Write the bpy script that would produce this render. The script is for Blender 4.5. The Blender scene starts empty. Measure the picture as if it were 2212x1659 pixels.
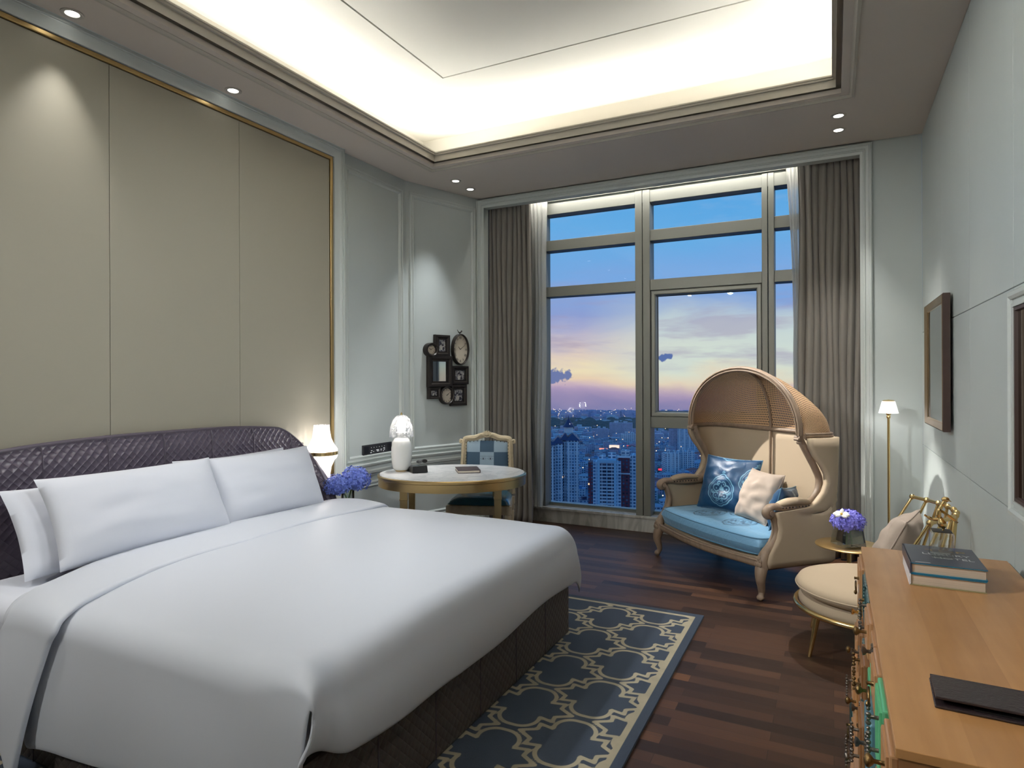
import bpy, bmesh, math, random
from math import sin, cos, pi, radians, hypot, atan2, sqrt
from mathutils import Vector, Matrix, noise
random.seed(7)
SC = bpy.context.scene
COL = SC.collection

# ------------------------------------------------------------------ camera, exposure
H = 3.25                                   # ceiling height
CAMZ = 1.45
YAW = .4656
cd = bpy.data.cameras.new('camera'); cam = bpy.data.objects.new('camera', cd); COL.objects.link(cam)
cd.sensor_width = 36; cd.lens = 1378 / 2212 * 36
cd.shift_y = -11.5 / 2212
cd.clip_start = .05; cd.clip_end = 20000
Fv = Vector((-sin(YAW), cos(YAW), 0)); R0 = Vector((cos(YAW), sin(YAW), 0)); U0 = Vector((0, 0, 1))
ro = -.0040
Rv = R0 * cos(ro) + U0 * sin(ro); Uv = -R0 * sin(ro) + U0 * cos(ro)
cam.matrix_world = Matrix(((Rv.x, Uv.x, -Fv.x, 0), (Rv.y, Uv.y, -Fv.y, 0), (Rv.z, Uv.z, -Fv.z, CAMZ), (0, 0, 0, 1)))
SC.camera = cam
vs = SC.view_settings
vs.view_transform = 'Standard'; vs.look = 'None'; vs.gamma = 1; vs.use_curve_mapping = False
vs.exposure = 0.0
SC.cycles.max_bounces = 8; SC.cycles.transparent_max_bounces = 16
SC.cycles.sample_clamp_indirect = 6
SC.cycles.caustics_reflective = False; SC.cycles.caustics_refractive = False
SC.cycles.use_denoising = True
SC.cycles.use_adaptive_sampling = True; SC.cycles.adaptive_threshold = .018

def lin(v):
    v /= 255.
    return v / 12.92 if v <= .04045 else ((v + .055) / 1.055) ** 2.4
def C3(r, g, b): return (lin(r), lin(g), lin(b))
def C4(r, g, b, a=1): return (lin(r), lin(g), lin(b), a)

# ------------------------------------------------------------------ node helper
class NT:
    def __init__(s, tree): s.t = tree; s.n = tree.nodes; s.l = tree.links
    def add(s, typ, ins=None, **kw):
        n = s.n.new(typ)
        for k, v in kw.items(): setattr(n, k, v)
        for k, v in (ins or {}).items(): s.set(n, k, v)
        return n
    def set(s, n, k, v):
        i = n.inputs[k]
        if isinstance(v, bpy.types.NodeSocket): s.l.new(v, i)
        elif isinstance(v, bpy.types.Node): s.l.new(v.outputs[0], i)
        else: i.default_value = v
    def math(s, op, a, b=0, c=0, clamp=False):
        return s.add('ShaderNodeMath', {0: a, 1: b, 2: c}, operation=op, use_clamp=clamp).outputs[0]
    def mix(s, f, a, b, bt='MIX'):
        n = s.add('ShaderNodeMix', data_type='RGBA', blend_type=bt)
        s.set(n, 0, f); s.set(n, 6, a); s.set(n, 7, b)
        return n.outputs[2]
    def ramp(s, f, stops, interp='LINEAR'):
        n = s.add('ShaderNodeValToRGB', {0: f}); r = n.color_ramp; r.interpolation = interp
        while len(r.elements) < len(stops): r.elements.new(.5)
        for e, (p, c) in zip(r.elements, stops):
            e.position = p; e.color = c if len(c) == 4 else (*c, 1)
        return n.outputs[0]

# ------------------------------------------------------------------ sky (dusk, clouds by direction)
w = bpy.data.worlds.new('dusk_sky'); SC.world = w; w.use_nodes = True
t = NT(w.node_tree); t.n.clear()
tc = t.add('ShaderNodeTexCoord')
sep = t.add('ShaderNodeSeparateXYZ', {0: tc.outputs['Generated']})
X, Y, Z = sep.outputs
mp = t.add('ShaderNodeMapping', {0: tc.outputs['Generated'], 'Scale': (2.2, 2.2, 9.)})
nz = t.add('ShaderNodeTexNoise', {'Vector': mp.outputs[0], 'Scale': 1.5, 'Detail': 5., 'Roughness': .55, 'Distortion': .6})
mp2 = t.add('ShaderNodeMapping', {0: tc.outputs['Generated'], 'Scale': (3., 3., 14.), 'Location': (3.1, 1.2, .4)})
nz2 = t.add('ShaderNodeTexNoise', {'Vector': mp2.outputs[0], 'Scale': 2.2, 'Detail': 8., 'Roughness': .6, 'Distortion': .3})
el = t.math('ADD', Z, t.math('MULTIPLY', t.math('SUBTRACT', nz.outputs[0], .5), .11))
base = t.ramp(t.math('MULTIPLY_ADD', el, 2., .12), [
    (0.0, C3(140, 130, 176)), (.025, C3(160, 140, 180)), (.055, C3(186, 158, 188)), (.085, C3(210, 182, 188)),
    (.115, C3(236, 206, 176)), (.155, C3(240, 220, 184)), (.20, C3(224, 202, 190)), (.245, C3(182, 176, 202)), (.30, C3(144, 158, 208)),
    (.40, C3(126, 166, 222)), (.56, C3(104, 170, 226)), (.76, C3(78, 160, 224)), (1.0, C3(52, 128, 200))])
# paler cream-green veil towards the right-hand side of the view
az = t.math('ARCTAN2', X, Y)
veil = t.math('MULTIPLY', t.ramp(t.math('MULTIPLY_ADD', az, 2.2, 1.02), [(.24, (0, 0, 0, 1)), (.50, (.85, .85, .85, 1)), (1, (1, 1, 1, 1))]),
              t.ramp(t.math('MULTIPLY_ADD', el, 2., .12), [(.09, (0, 0, 0, 1)), (.17, (.9, .9, .9, 1)), (.27, (.8, .8, .8, 1)), (.38, (0, 0, 0, 1))]))
base = t.mix(veil, base, C4(206, 220, 214))
wis = t.ramp(nz2.outputs[0], [(.50, (0, 0, 0, 1)), (.66, (1, 1, 1, 1))])
base = t.mix(t.math('MULTIPLY', wis, t.ramp(Z, [(.18, (0, 0, 0, 1)), (.30, (.42, .42, .42, 1))])), base, C4(178, 190, 220))
band = t.ramp(Z, [(.0, (0, 0, 0, 1)), (.03, (.55, .55, .55, 1)), (.10, (.5, .5, .5, 1)), (.17, (0, 0, 0, 1))])
mp3 = t.add('ShaderNodeMapping', {0: tc.outputs['Generated'], 'Scale': (4., 4., 26.), 'Location': (.3, 4.2, 1.4)})
nz3 = t.add('ShaderNodeTexNoise', {'Vector': mp3.outputs[0], 'Scale': 1.6, 'Detail': 7., 'Roughness': .55})
base = t.mix(t.math('MULTIPLY', band, t.ramp(nz3.outputs[0], [(.48, (0, 0, 0, 1)), (.62, (1, 1, 1, 1))])), base, C4(165, 150, 180))
# two small slate-blue clouds
def puff(prev, b, z0, sx, sz, colr):
    dx = t.math('MULTIPLY', t.math('SUBTRACT', az, -radians(b)), 1 / sx)
    dz = t.math('MULTIPLY', t.math('SUBTRACT', Z, z0), 1 / sz)
    d = t.math('SQRT', t.math('ADD', t.math('POWER', dx, 2), t.math('POWER', dz, 2)))
    n4 = t.add('ShaderNodeTexNoise', {'Vector': tc.outputs['Generated'], 'Scale': 85., 'Detail': 8.})
    d = t.math('ADD', d, t.math('MULTIPLY', t.math('SUBTRACT', n4.outputs[0], .5), 2.6))
    return t.mix(t.ramp(d, [(.75, (1, 1, 1, 1)), (1.0, (0, 0, 0, 1))]), prev, colr)
base = puff(base, 22.9, .003, .032, .0115, C4(112, 122, 168))
base = puff(base, 13.35, .032, .014, .006, C4(92, 112, 168))
bg = t.add('ShaderNodeBackground', {0: base, 1: 1.14})
t.l.new(bg.outputs[0], t.add('ShaderNodeOutputWorld').inputs[0])

# ------------------------------------------------------------------ large lights of the room
def area(name, loc, size, rot, power, colr, parent=None, spread=pi):
    d = bpy.data.lights.new(name, 'AREA'); d.shape = 'RECTANGLE'; d.size, d.size_y = size
    d.energy = power; d.color = colr; d.spread = spread
    o = bpy.data.objects.new(name, d); COL.objects.link(o); o.location = loc; o.rotation_euler = rot
    return o
WARM = (1, .97, .88)
CX0, CX1, CY0, CY1 = -3.02, .055, -1.2, 4.545          # opening of the ceiling cove
COVE = 22.
for nm, loc, size, rot in (
        ('cove_led_left', (CX0 - .19, (CY0 + CY1) / 2, H + .055), (.05, CY1 - CY0), (0, radians(-125), 0) ),
        ('cove_led_right', (CX1 + .19, (CY0 + CY1) / 2, H + .055), (.05, CY1 - CY0), (0, radians(125), 0)),
        ('cove_led_window', ((CX0 + CX1) / 2, CY1 + .19, H + .055), (CX1 - CX0, .05), (radians(-125), 0, 0) ),
        ('cove_led_rear', ((CX0 + CX1) / 2, CY0 - .19, H + .055), (CX1 - CX0, .05), (radians(125), 0, 0))):
    area(nm, loc, size, rot, COVE * max(size) / 3, WARM)

# ------------------------------------------------------------------ mesh builder
class MB:
    def __init__(s): s.v = []; s.f = []; s.uv = {}; s.m = {}; s.cur = 0; s.att = {}; s.T = None
    def vert(s, p):
        p = Vector(p)
        if s.T is not None: p = s.T @ p
        s.v.append(p); return len(s.v) - 1
    def face(s, idx, uv=None):
        s.f.append(tuple(idx)); k = len(s.f) - 1
        if uv: s.uv[k] = uv
        if s.cur: s.m[k] = s.cur
    def box(s, x0, x1, y0, y1, z0, z1):
        i = [s.vert(p) for p in ((x0, y0, z0), (x1, y0, z0), (x1, y1, z0), (x0, y1, z0), (x0, y0, z1), (x1, y0, z1), (x1, y1, z1), (x0, y1, z1))]
        for q in ((0, 3, 2, 1), (4, 5, 6, 7), (0, 1, 5, 4), (1, 2, 6, 5), (2, 3, 7, 6), (3, 0, 4, 7)): s.face([i[k] for k in q])
        return s
    def loft(s, rings, closed=True, caps=True, loop=False):
        R = [[s.vert(p) for p in r] for r in rings]
        n = len(R[0]); m = len(R)
        for a in range(m if loop else m - 1):
            A, B = R[a], R[(a + 1) % m]
            for j in range(n if closed else n - 1):
                k = (j + 1) % n
                s.face((A[j], A[k], B[k], B[j]))
        if caps and closed and not loop:
            s.face(R[0][::-1]); s.face(R[-1])
        return s
    def lathe(s, prof, seg=32, c=(0, 0, 0), sx=1, sy=1, caps=True, axis=None):
        A = axis.to_matrix() if hasattr(axis, 'to_matrix') else None
        rings = []
        for r, z in prof:
            ring = []
            for k in range(seg):
                a = 2 * pi * k / seg
                p = Vector((r * cos(a) * sx, r * sin(a) * sy, z))
                if A: p = A @ p
                ring.append(p + Vector(c))
            rings.append(ring)
        return s.loft(rings, caps=caps)
    def tube(s, pts, r, seg=10, loop=False, flat=None, up=None):
        pts = [Vector(p) for p in pts]; n = len(pts)
        rr = r if isinstance(r, (list, tuple)) else [r] * n
        rings = []; prev = None
        for i, p in enumerate(pts):
            if loop: d = pts[(i + 1) % n] - pts[i - 1]
            else: d = pts[min(i + 1, n - 1)] - pts[max(i - 1, 0)]
            d.normalize()
            if up is not None: a = Vector(up)
            elif prev is not None: a = prev
            else: a = Vector((0, 0, 1)) if abs(d.z) < .9 else Vector((1, 0, 0))
            a = a - d * a.dot(d)
            if a.length < 1e-6: a = d.orthogonal()
            a.normalize(); prev = a; b = d.cross(a)
            fa, fb = flat or (1, 1)
            rings.append([p + a * (cos(2 * pi * k / seg) * rr[i] * fa) + b * (sin(2 * pi * k / seg) * rr[i] * fb) for k in range(seg)])
        return s.loft(rings, loop=loop)
    def ball(s, c, r, seg=12, rows=8, sc=(1, 1, 1)):
        pr = [(max(1e-4, r * sin(pi * k / rows)), -r * cos(pi * k / rows)) for k in range(rows + 1)]
        rings = [[(c[0] + q * cos(2 * pi * j / seg) * sc[0], c[1] + q * sin(2 * pi * j / seg) * sc[1], c[2] + z * sc[2]) for j in range(seg)] for q, z in pr]
        return s.loft(rings)
    def grid(s, fn, nu, nv, skip=None, att=None, uvs=(1, 1), flip=False):
        I = {}
        for i in range(nu + 1):
            for j in range(nv + 1):
                I[i, j] = s.vert(fn(i / nu, j / nv))
                if att: s.att[I[i, j]] = att(i / nu, j / nv)
        for i in range(nu):
            for j in range(nv):
                if skip and skip(i, j): continue
                q = [(i, j), (i + 1, j), (i + 1, j + 1), (i, j + 1)]
                if flip: q = q[::-1]
                s.face([I[k] for k in q], [(a / nu * uvs[0], b / nv * uvs[1]) for a, b in q])
        return s
    # mitred frame: rectangle x0..x1, y0..y1 in the plane spanned by ex, ey; profile = (inset, height along ez)
    def frame(s, o, ex, ey, ez, x0, x1, y0, y1, prof, back=True):
        o, ex, ey, ez = map(Vector, (o, ex, ey, ez))
        rings = []
        for a, h in prof:
            rings.append([o + ex * px + ey * py + ez * h for px, py in ((x0 + a, y0 + a), (x1 - a, y0 + a), (x1 - a, y1 - a), (x0 + a, y1 - a))])
        return s.loft(rings, caps=False)
    def build(s, name, mat, parent=None, smooth=35, bevel=0, solid=0, sub=0, seg=2, merge=False, off=0):
        me = bpy.data.meshes.new(name)
        me.from_pydata([tuple(v) for v in s.v], [], s.f)
        mats = mat if isinstance(mat, (list, tuple)) else [mat]
        for m in mats: me.materials.append(m)
        for k, i in s.m.items(): me.polygons[k].material_index = i
        ul = me.uv_layers.new(name='UVMap').data
        for p in me.polygons:
            g = s.uv.get(p.index)
            if g:
                for li, c in zip(p.loop_indices, g): ul[li].uv = c
            else:
                n = p.normal; ax = max(range(3), key=lambda k: abs(n[k]))
                for li in p.loop_indices:
                    c = me.vertices[me.loops[li].vertex_index].co
                    ul[li].uv = (c.y, c.z) if ax == 0 else ((c.x, c.z) if ax == 1 else (c.x, c.y))
        if s.att:
            at = me.attributes.new('pat', 'FLOAT', 'POINT')
            for k, v_ in s.att.items(): at.data[k].value = v_
        bm = bmesh.new(); bm.from_mesh(me)
        if merge: bmesh.ops.remove_doubles(bm, verts=bm.verts, dist=1e-5)
        bmesh.ops.recalc_face_normals(bm, faces=bm.faces) if not solid else None
        bm.to_mesh(me); bm.free()
        if smooth:
            me.shade_smooth(); me.set_sharp_from_angle(angle=radians(smooth))
        o = bpy.data.objects.new(name, me); COL.objects.link(o)
        if parent: o.parent = parent
        if solid:
            m = o.modifiers.new('solid', 'SOLIDIFY'); m.thickness = solid; m.offset = off
        if bevel:
            m = o.modifiers.new('bevel', 'BEVEL'); m.width = bevel; m.segments = seg; m.limit_method = 'ANGLE'; m.angle_limit = radians(40)
        if sub:
            m = o.modifiers.new('sub', 'SUBSURF'); m.levels = sub; m.render_levels = sub
        return o

def empty(name, loc=(0, 0, 0), rz=0, mat=None):
    o = bpy.data.objects.new(name, None); COL.objects.link(o); o.empty_display_size = .1
    if mat is not None: o.matrix_world = mat
    else: o.location = loc; o.rotation_euler = (0, 0, rz)
    return o
def tag(o, label=None, cat=None, group=None, kind=None):
    if label: o['label'] = label
    if cat: o['category'] = cat
    if group: o['group'] = group
    if kind: o['kind'] = kind
    return o
def struct(o, label=None):
    o['kind'] = 'structure'
    if label: o['label'] = label
    return o
def dup(o, parent=None):
    c = o.copy(); COL.objects.link(c); c.parent = parent
    for ch in [k for k in bpy.data.objects if k.parent == o]: dup(ch, c)
    return c
def axes(o, x, y, z):
    x, y, z = Vector(x).normalized(), Vector(y).normalized(), Vector(z).normalized()
    return Matrix(((x.x, y.x, z.x, o[0]), (x.y, y.y, z.y, o[1]), (x.z, y.z, z.z, o[2]), (0, 0, 0, 1)))
def text_mesh(body, size, extr=.0004):
    c = bpy.data.curves.new('txt', 'FONT'); c.body = body; c.size = size; c.extrude = extr; c.align_x = 'CENTER'; c.align_y = 'CENTER'
    o = bpy.data.objects.new('txt', c); COL.objects.link(o)
    dg = bpy.context.evaluated_depsgraph_get(); me = bpy.data.meshes.new_from_object(o.evaluated_get(dg))
    bpy.data.objects.remove(o); bpy.data.curves.remove(c)
    return me
def add_text(mb, body, size, T, sx=1):
    me = text_mesh(body, size)
    i0 = len(mb.v)
    for v in me.vertices: mb.v.append(T @ Vector((v.co.x * sx, v.co.y, v.co.z)))
    for p in me.polygons: mb.face([i0 + k for k in p.vertices])
    bpy.data.meshes.remove(me)

# ------------------------------------------------------------------ materials
def mat(name, col, rough=.5, metal=0., spec=.5, noise_=None, bump=None, coat=0, emit=None, sheen=0, trans=0, ior=1.45, alpha=None):
    m = bpy.data.materials.new(name); m.use_nodes = True; t = NT(m.node_tree); b = t.n['Principled BSDF']
    c = (*C3(*col), 1)
    t.set(b, 'Base Color', c); t.set(b, 'Roughness', rough); t.set(b, 'Metallic', metal); t.set(b, 'Specular IOR Level', spec)
    if noise_:
        sc, amt = noise_[:2]; st = noise_[2] if len(noise_) > 2 else (1, 1, 1)
        co = t.add('ShaderNodeTexCoord'); mp = t.add('ShaderNodeMapping', {0: co.outputs['Object'], 'Scale': st})
        n = t.add('ShaderNodeTexNoise', {'Vector': mp, 'Scale': sc, 'Detail': 4.})
        f = t.ramp(n.outputs[0], [(.3, (1 - amt,) * 3), (.7, (1 + amt * .0,) * 3)])
        t.set(b, 'Base Color', t.mix(1., c, f, 'MULTIPLY'))
    if bump:
        sc, stg = bump[:2]; kind = bump[2] if len(bump) > 2 else 'noise'
        co = t.add('ShaderNodeTexCoord')
        if kind == 'noise': h = t.add('ShaderNodeTexNoise', {'Vector': co.outputs['Object'], 'Scale': sc, 'Detail': 3.}).outputs[0]
        elif kind == 'weave':
            a = t.add('ShaderNodeTexWave', {'Vector': co.outputs['UV'], 'Scale': sc, 'Distortion': 2., 'Detail': 2.}, bands_direction='X').outputs[1]
            d = t.add('ShaderNodeTexWave', {'Vector': co.outputs['UV'], 'Scale': sc, 'Distortion': 2., 'Detail': 2.}, bands_direction='Y').outputs[1]
            h = t.math('MULTIPLY', a, d)
            f = t.ramp(h, [(0, (.90,) * 3), (.5, (1,) * 3)])
            t.set(b, 'Base Color', t.mix(1., c, f, 'MULTIPLY'))
        elif kind == 'quilt':
            s2 = t.add('ShaderNodeSeparateXYZ', {0: co.outputs['UV']})
            A = t.math('MULTIPLY', t.math('ADD', s2.outputs[0], s2.outputs[1]), sc * pi)
            B = t.math('MULTIPLY', t.math('SUBTRACT', s2.outputs[0], s2.outputs[1]), sc * pi)
            h = t.math('MULTIPLY', t.math('ABSOLUTE', t.math('SINE', A)), t.math('ABSOLUTE', t.math('SINE', B)))
            h = t.math('POWER', h, .45)
        elif kind == 'streak':
            mp = t.add('ShaderNodeMapping', {0: co.outputs['Object'], 'Scale': (1, 1, .08)})
            h = t.add('ShaderNodeTexNoise', {'Vector': mp, 'Scale': sc, 'Detail': 4.}).outputs[0]
        bp = t.add('ShaderNodeBump', {'Height': h, 'Strength': stg, 'Distance': bump[3] if len(bump) > 3 else .01})
        t.set(b, 'Normal', bp)
    if coat: t.set(b, 'Coat Weight', coat)
    if sheen: t.set(b, 'Sheen Weight', sheen); t.set(b, 'Sheen Roughness', .4)
    if trans: t.set(b, 'Transmission Weight', trans); t.set(b, 'IOR', ior)
    if emit: t.set(b, 'Emission Color', (*C3(*emit[0]), 1)); t.set(b, 'Emission Strength', emit[1])
    if alpha is not None: t.set(b, 'Alpha', alpha)
    return m
def thin_glass(name, tint=(235, 240, 240), refl=1.0, rough=0.0):
    m = bpy.data.materials.new(name); m.use_nodes = True; t = NT(m.node_tree); t.n.clear()
    fr = t.add('ShaderNodeFresnel', {0: 1.45})
    tr = t.add('ShaderNodeBsdfTransparent', {0: C4(*tint)})
    gl = t.add('ShaderNodeBsdfGlossy', {0: (1, 1, 1, 1), 'Roughness': rough})
    mx = t.add('ShaderNodeMixShader', {0: t.math('MULTIPLY', fr, refl, clamp=True), 1: tr, 2: gl})
    t.l.new(mx.outputs[0], t.add('ShaderNodeOutputMaterial').inputs[0])
    return m

M_wall = mat('sage_grey_paint', (196, 203, 200), .42, noise_=(3, .03))
M_trimpaint = mat('sage_grey_trim_paint', (202, 208, 204), .32)
M_ceil = mat('warm_grey_ceiling_paint', (214, 204, 194), .8)
M_cornice = mat('cornice_paint', (190, 184, 172), .5)
M_cove = mat('white_cove_paint', (238, 236, 228), .8)
M_fabricwall = mat('beige_linen_wallcovering', (163, 158, 142), .55, bump=(220, .12, 'weave', .002))
M_seam = mat('seam_shadow', (110, 104, 88), .8)
M_gold = mat('brushed_gold_metal', (196, 168, 116), .3, 1., bump=(60, .05))
M_brass = mat('polished_brass', (244, 214, 150), .2, 1.)
M_brassdark = mat('satin_brass', (200, 170, 116), .33, 1.)
M_white = mat('white_sheet_cotton', (216, 219, 228), .75, bump=(6, .06), sheen=.1)
M_duvet = mat('white_sateen_duvet', (208, 212, 221), .48, bump=(3, .08), sheen=.15)
M_leather = mat('aubergine_quilted_leather', (80, 72, 86), .3, bump=(23, .5, 'quilt', .008))
M_leatherb = mat('brown_quilted_base_leather', (72, 64, 60), .5, bump=(23, .4, 'quilt', .008))
M_leatherp = mat('aubergine_plain_leather', (78, 71, 84), .36)
M_curtain = mat('taupe_velvet', (130, 124, 117), .75, bump=(30, .15, 'streak', .01), sheen=.3)
M_frame = mat('champagne_aluminium', (128, 128, 121), .42, .35)
M_black = mat('black_plastic', (22, 22, 24), .35)
M_darkmetal = mat('dark_bronze_metal', (52, 47, 44), .4, .6, bump=(40, .1))
M_linen = mat('natural_linen', (190, 170, 144), .85, bump=(170, .25, 'weave', .002))
M_linen2 = mat('pale_linen_cushion', (180, 164, 150), .85, bump=(170, .25, 'weave', .002))
M_oak = mat('limed_oak_carving', (146, 124, 104), .5, noise_=(30, .28, (1, 1, .25)), bump=(60, .12))
M_cream = mat('cream_gilt_wood', (205, 188, 156), .45, noise_=(25, .2), bump=(60, .1))
M_teal = mat('teal_leather', (38, 84, 98), .22, bump=(9, .15))
M_paper = mat('page_edges', (206, 190, 170), .8, noise_=(220, .2, (.02, .02, 1)))
M_ceramic = mat('white_ceramic', (232, 232, 228), .22, coat=.4)
M_green_stem = mat('stem_green', (92, 130, 60), .5)
M_petal = mat('blue_hydrangea_petals', (128, 150, 240), .6, noise_=(40, .35))
M_petalv = mat('violet_hydrangea_petals', (142, 138, 238), .6, noise_=(40, .3))
M_orchid = mat('orchid_petals', (238, 236, 232), .5)
M_glass = thin_glass('window_glass', (246, 249, 249), .28)
M_vglass = thin_glass('clear_vase_glass', (242, 246, 244), 3.)

def wood_floor():
    m = bpy.data.materials.new('dark_strip_floor'); m.use_nodes = True; t = NT(m.node_tree); b = t.n['Principled BSDF']
    co = t.add('ShaderNodeTexCoord'); uv = co.outputs['Object']
    def bricks(bw, rh, off, seed):
        mp = t.add('ShaderNodeMapping', {0: uv, 'Location': (seed, 0, 0)})
        return t.add('ShaderNodeTexBrick', {'Vector': mp, 'Color1': (0, 0, 0, 1), 'Color2': (1, 1, 1, 1), 'Mortar': (.5, .5, .5, 1), 'Scale': 1., 'Mortar Size': .0007,
                     'Mortar Smooth': .1, 'Bias': 0., 'Brick Width': bw, 'Row Height': rh}, offset=off, offset_frequency=2, squash=1.)
    br = bricks(.62, .072, .37, 0)
    sepu = t.add('ShaderNodeSeparateXYZ', {0: uv})
    row = t.math('FLOOR', t.math('DIVIDE', sepu.outputs[1], .072))
    wn = t.add('ShaderNodeTexWhiteNoise', {'W': row}, noise_dimensions='1D')
    mpg = t.add('ShaderNodeMapping', {0: uv, 'Scale': (2.2, 40, 1)})
    g = t.add('ShaderNodeTexNoise', {'Vector': mpg, 'Scale': 3., 'Detail': 6., 'Distortion': .8})
    f = t.math('ADD', t.math('MULTIPLY', t.math('ADD', t.math('MULTIPLY', br.outputs[0], .8), t.math('MULTIPLY', wn.outputs[0], .2)), .8), t.math('MULTIPLY', t.math('SUBTRACT', g.outputs[0], .5), .45))
    colr = t.ramp(f, [(0, C3(42, 29, 23)), (.3, C3(60, 41, 31)), (.6, C3(80, 55, 41)), (.85, C3(108, 73, 48)), (1, C3(132, 86, 52))])
    colr = t.mix(br.outputs['Fac'], colr, C4(26, 19, 16))
    t.set(b, 'Base Color', colr); t.set(b, 'Roughness', t.math('MULTIPLY_ADD', g.outputs[0], .25, .34)); t.set(b, 'Specular IOR Level', .28)
    h = t.math('SUBTRACT', t.math('MULTIPLY', g.outputs[0], .3), br.outputs['Fac'])
    t.set(b, 'Normal', t.add('ShaderNodeBump', {'Height': h, 'Strength': .25, 'Distance': .002}))
    return m
def marble():
    m = bpy.data.materials.new('grey_veined_marble'); m.use_nodes = True; t = NT(m.node_tree); b = t.n['Principled BSDF']
    co = t.add('ShaderNodeTexCoord')
    mp = t.add('ShaderNodeMapping', {0: co.outputs['Object'], 'Rotation': (0, .6, .4), 'Scale': (1., 1., .35)})
    n = t.add('ShaderNodeTexNoise', {'Vector': mp, 'Scale': 3.5, 'Detail': 8., 'Distortion': 1.6})
    t.set(b, 'Base Color', t.ramp(n.outputs[0], [(.3, C3(158, 156, 150)), (.46, C3(196, 194, 188)), (.54, C3(164, 161, 155)), (.66, C3(200, 198, 192)), (.8, C3(180, 177, 171))]))
    t.set(b, 'Roughness', .3)
    return m
def maple(name='honey_maple_veneer', a=(164, 116, 68), bcol=(200, 150, 98)):
    m = bpy.data.materials.new(name); m.use_nodes = True; t = NT(m.node_tree); b = t.n['Principled BSDF']
    co = t.add('ShaderNodeTexCoord')
    mp = t.add('ShaderNodeMapping', {0: co.outputs['Object'], 'Scale': (22, 2.2, 22)})
    n = t.add('ShaderNodeTexNoise', {'Vector': mp, 'Scale': 1.4, 'Detail': 6., 'Distortion': .5})
    n2 = t.add('ShaderNodeTexNoise', {'Vector': co.outputs['Object'], 'Scale': 5., 'Detail': 3.})
    s = t.add('ShaderNodeSeparateXYZ', {0: co.outputs['Object']})
    pl = t.add('ShaderNodeTexWhiteNoise', {'W': t.math('FLOOR', t.math('DIVIDE', s.outputs[0], .118))}, noise_dimensions='1D')
    f = t.math('ADD', t.math('ADD', t.math('MULTIPLY', n.outputs[0], .45), t.math('MULTIPLY', n2.outputs[0], .35)), t.math('MULTIPLY', pl.outputs[0], .28))
    t.set(b, 'Base Color', t.ramp(f, [(.25, C3(*a)), (.75, C3(*bcol))]))
    t.set(b, 'Roughness', .34); t.set(b, 'Coat Weight', .15)
    return m
M_floor = wood_floor(); M_marble = marble(); M_maple = maple(); M_mapled = maple('darker_maple', (128, 88, 54), (152, 110, 72))

def pattern_mat(name, ca, cb, rough=.7, sheen=0, edge=.0, soft=.0012, metal_line=0, bump=None, nvar=.0):
    m = bpy.data.materials.new(name); m.use_nodes = True; t = NT(m.node_tree); b = t.n['Principled BSDF']
    at = t.add('ShaderNodeAttribute', attribute_name='pat')
    f = t.math('MULTIPLY_ADD', at.outputs['Fac'], 1 / (2 * soft), .5, clamp=True)
    co = t.add('ShaderNodeTexCoord'); n = t.add('ShaderNodeTexNoise', {'Vector': co.outputs['Object'], 'Scale': 9., 'Detail': 5.})
    ca4 = C4(*ca)
    base_ = t.mix(1., ca4, t.ramp(n.outputs[0], [(.3, (1 - nvar,) * 3), (.7, (1, 1, 1))]), 'MULTIPLY')
    t.set(b, 'Base Color', t.mix(f, C4(*cb), base_))
    t.set(b, 'Roughness', rough)
    if sheen: t.set(b, 'Sheen Weight', sheen); t.set(b, 'Sheen Roughness', .35); t.set(b, 'Sheen Tint', C4(200, 225, 240))
    n3 = t.add('ShaderNodeTexNoise', {'Vector': co.outputs['Object'], 'Scale': bump[0] if bump else 200., 'Detail': 4., 'Distortion': 1.})
    t.set(b, 'Normal', t.add('ShaderNodeBump', {'Height': n3.outputs[0], 'Strength': bump[1] if bump else .1, 'Distance': .01}))
    return m

# ------------------------------------------------------------------ room shell
XL, XR, YW, YG, YB = -3.458, .5955, 5.576, 5.92, -2.6
CA = Vector((-3.458, 4.735, 0)); CB = Vector((-3.175, 5.576, 0)); CT = (CB - CA).normalized(); CN = Vector((CT.y, -CT.x, 0))
CLEN = (CB - CA).length
struct(MB().box(XL - .1, XR + .1, YB - .1, 6.0, -.1, 0).build('floor', M_floor, smooth=0))
# lower ceiling: one slab with the cove opening
m = MB()
m.box(XL - .1, CX0, YB, YW + .05, H, H + .03); m.box(CX1, XR + .1, YB, YW + .05, H, H + .03)
m.box(CX0, CX1, CY1, YW + .05, H, H + .03); m.box(CX0, CX1, YB, CY0, H, H + .03)
ceiling = struct(m.build('ceiling', M_ceil, smooth=0))
# cornice around the opening
pr = [(-.075, 0), (-.075, -.014), (-.06, -.016), (-.052, -.006), (-.045, -.004)]
pr += [(-.045 + .085 * (1 - cos(a)) , -.004 + .085 * sin(a)) for a in [pi / 2 * k / 8 for k in range(9)]]
pr += [(.044, .081), (.044, .094), (.052, .094), (.052, .104), (.03, .106), (.03, .03)]
struct(MB().frame((0, 0, H), (1, 0, 0), (0, 1, 0), (0, 0, 1), CX0, CX1, CY0, CY1, pr).build('trim_1', M_cornice, smooth=50))
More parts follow.
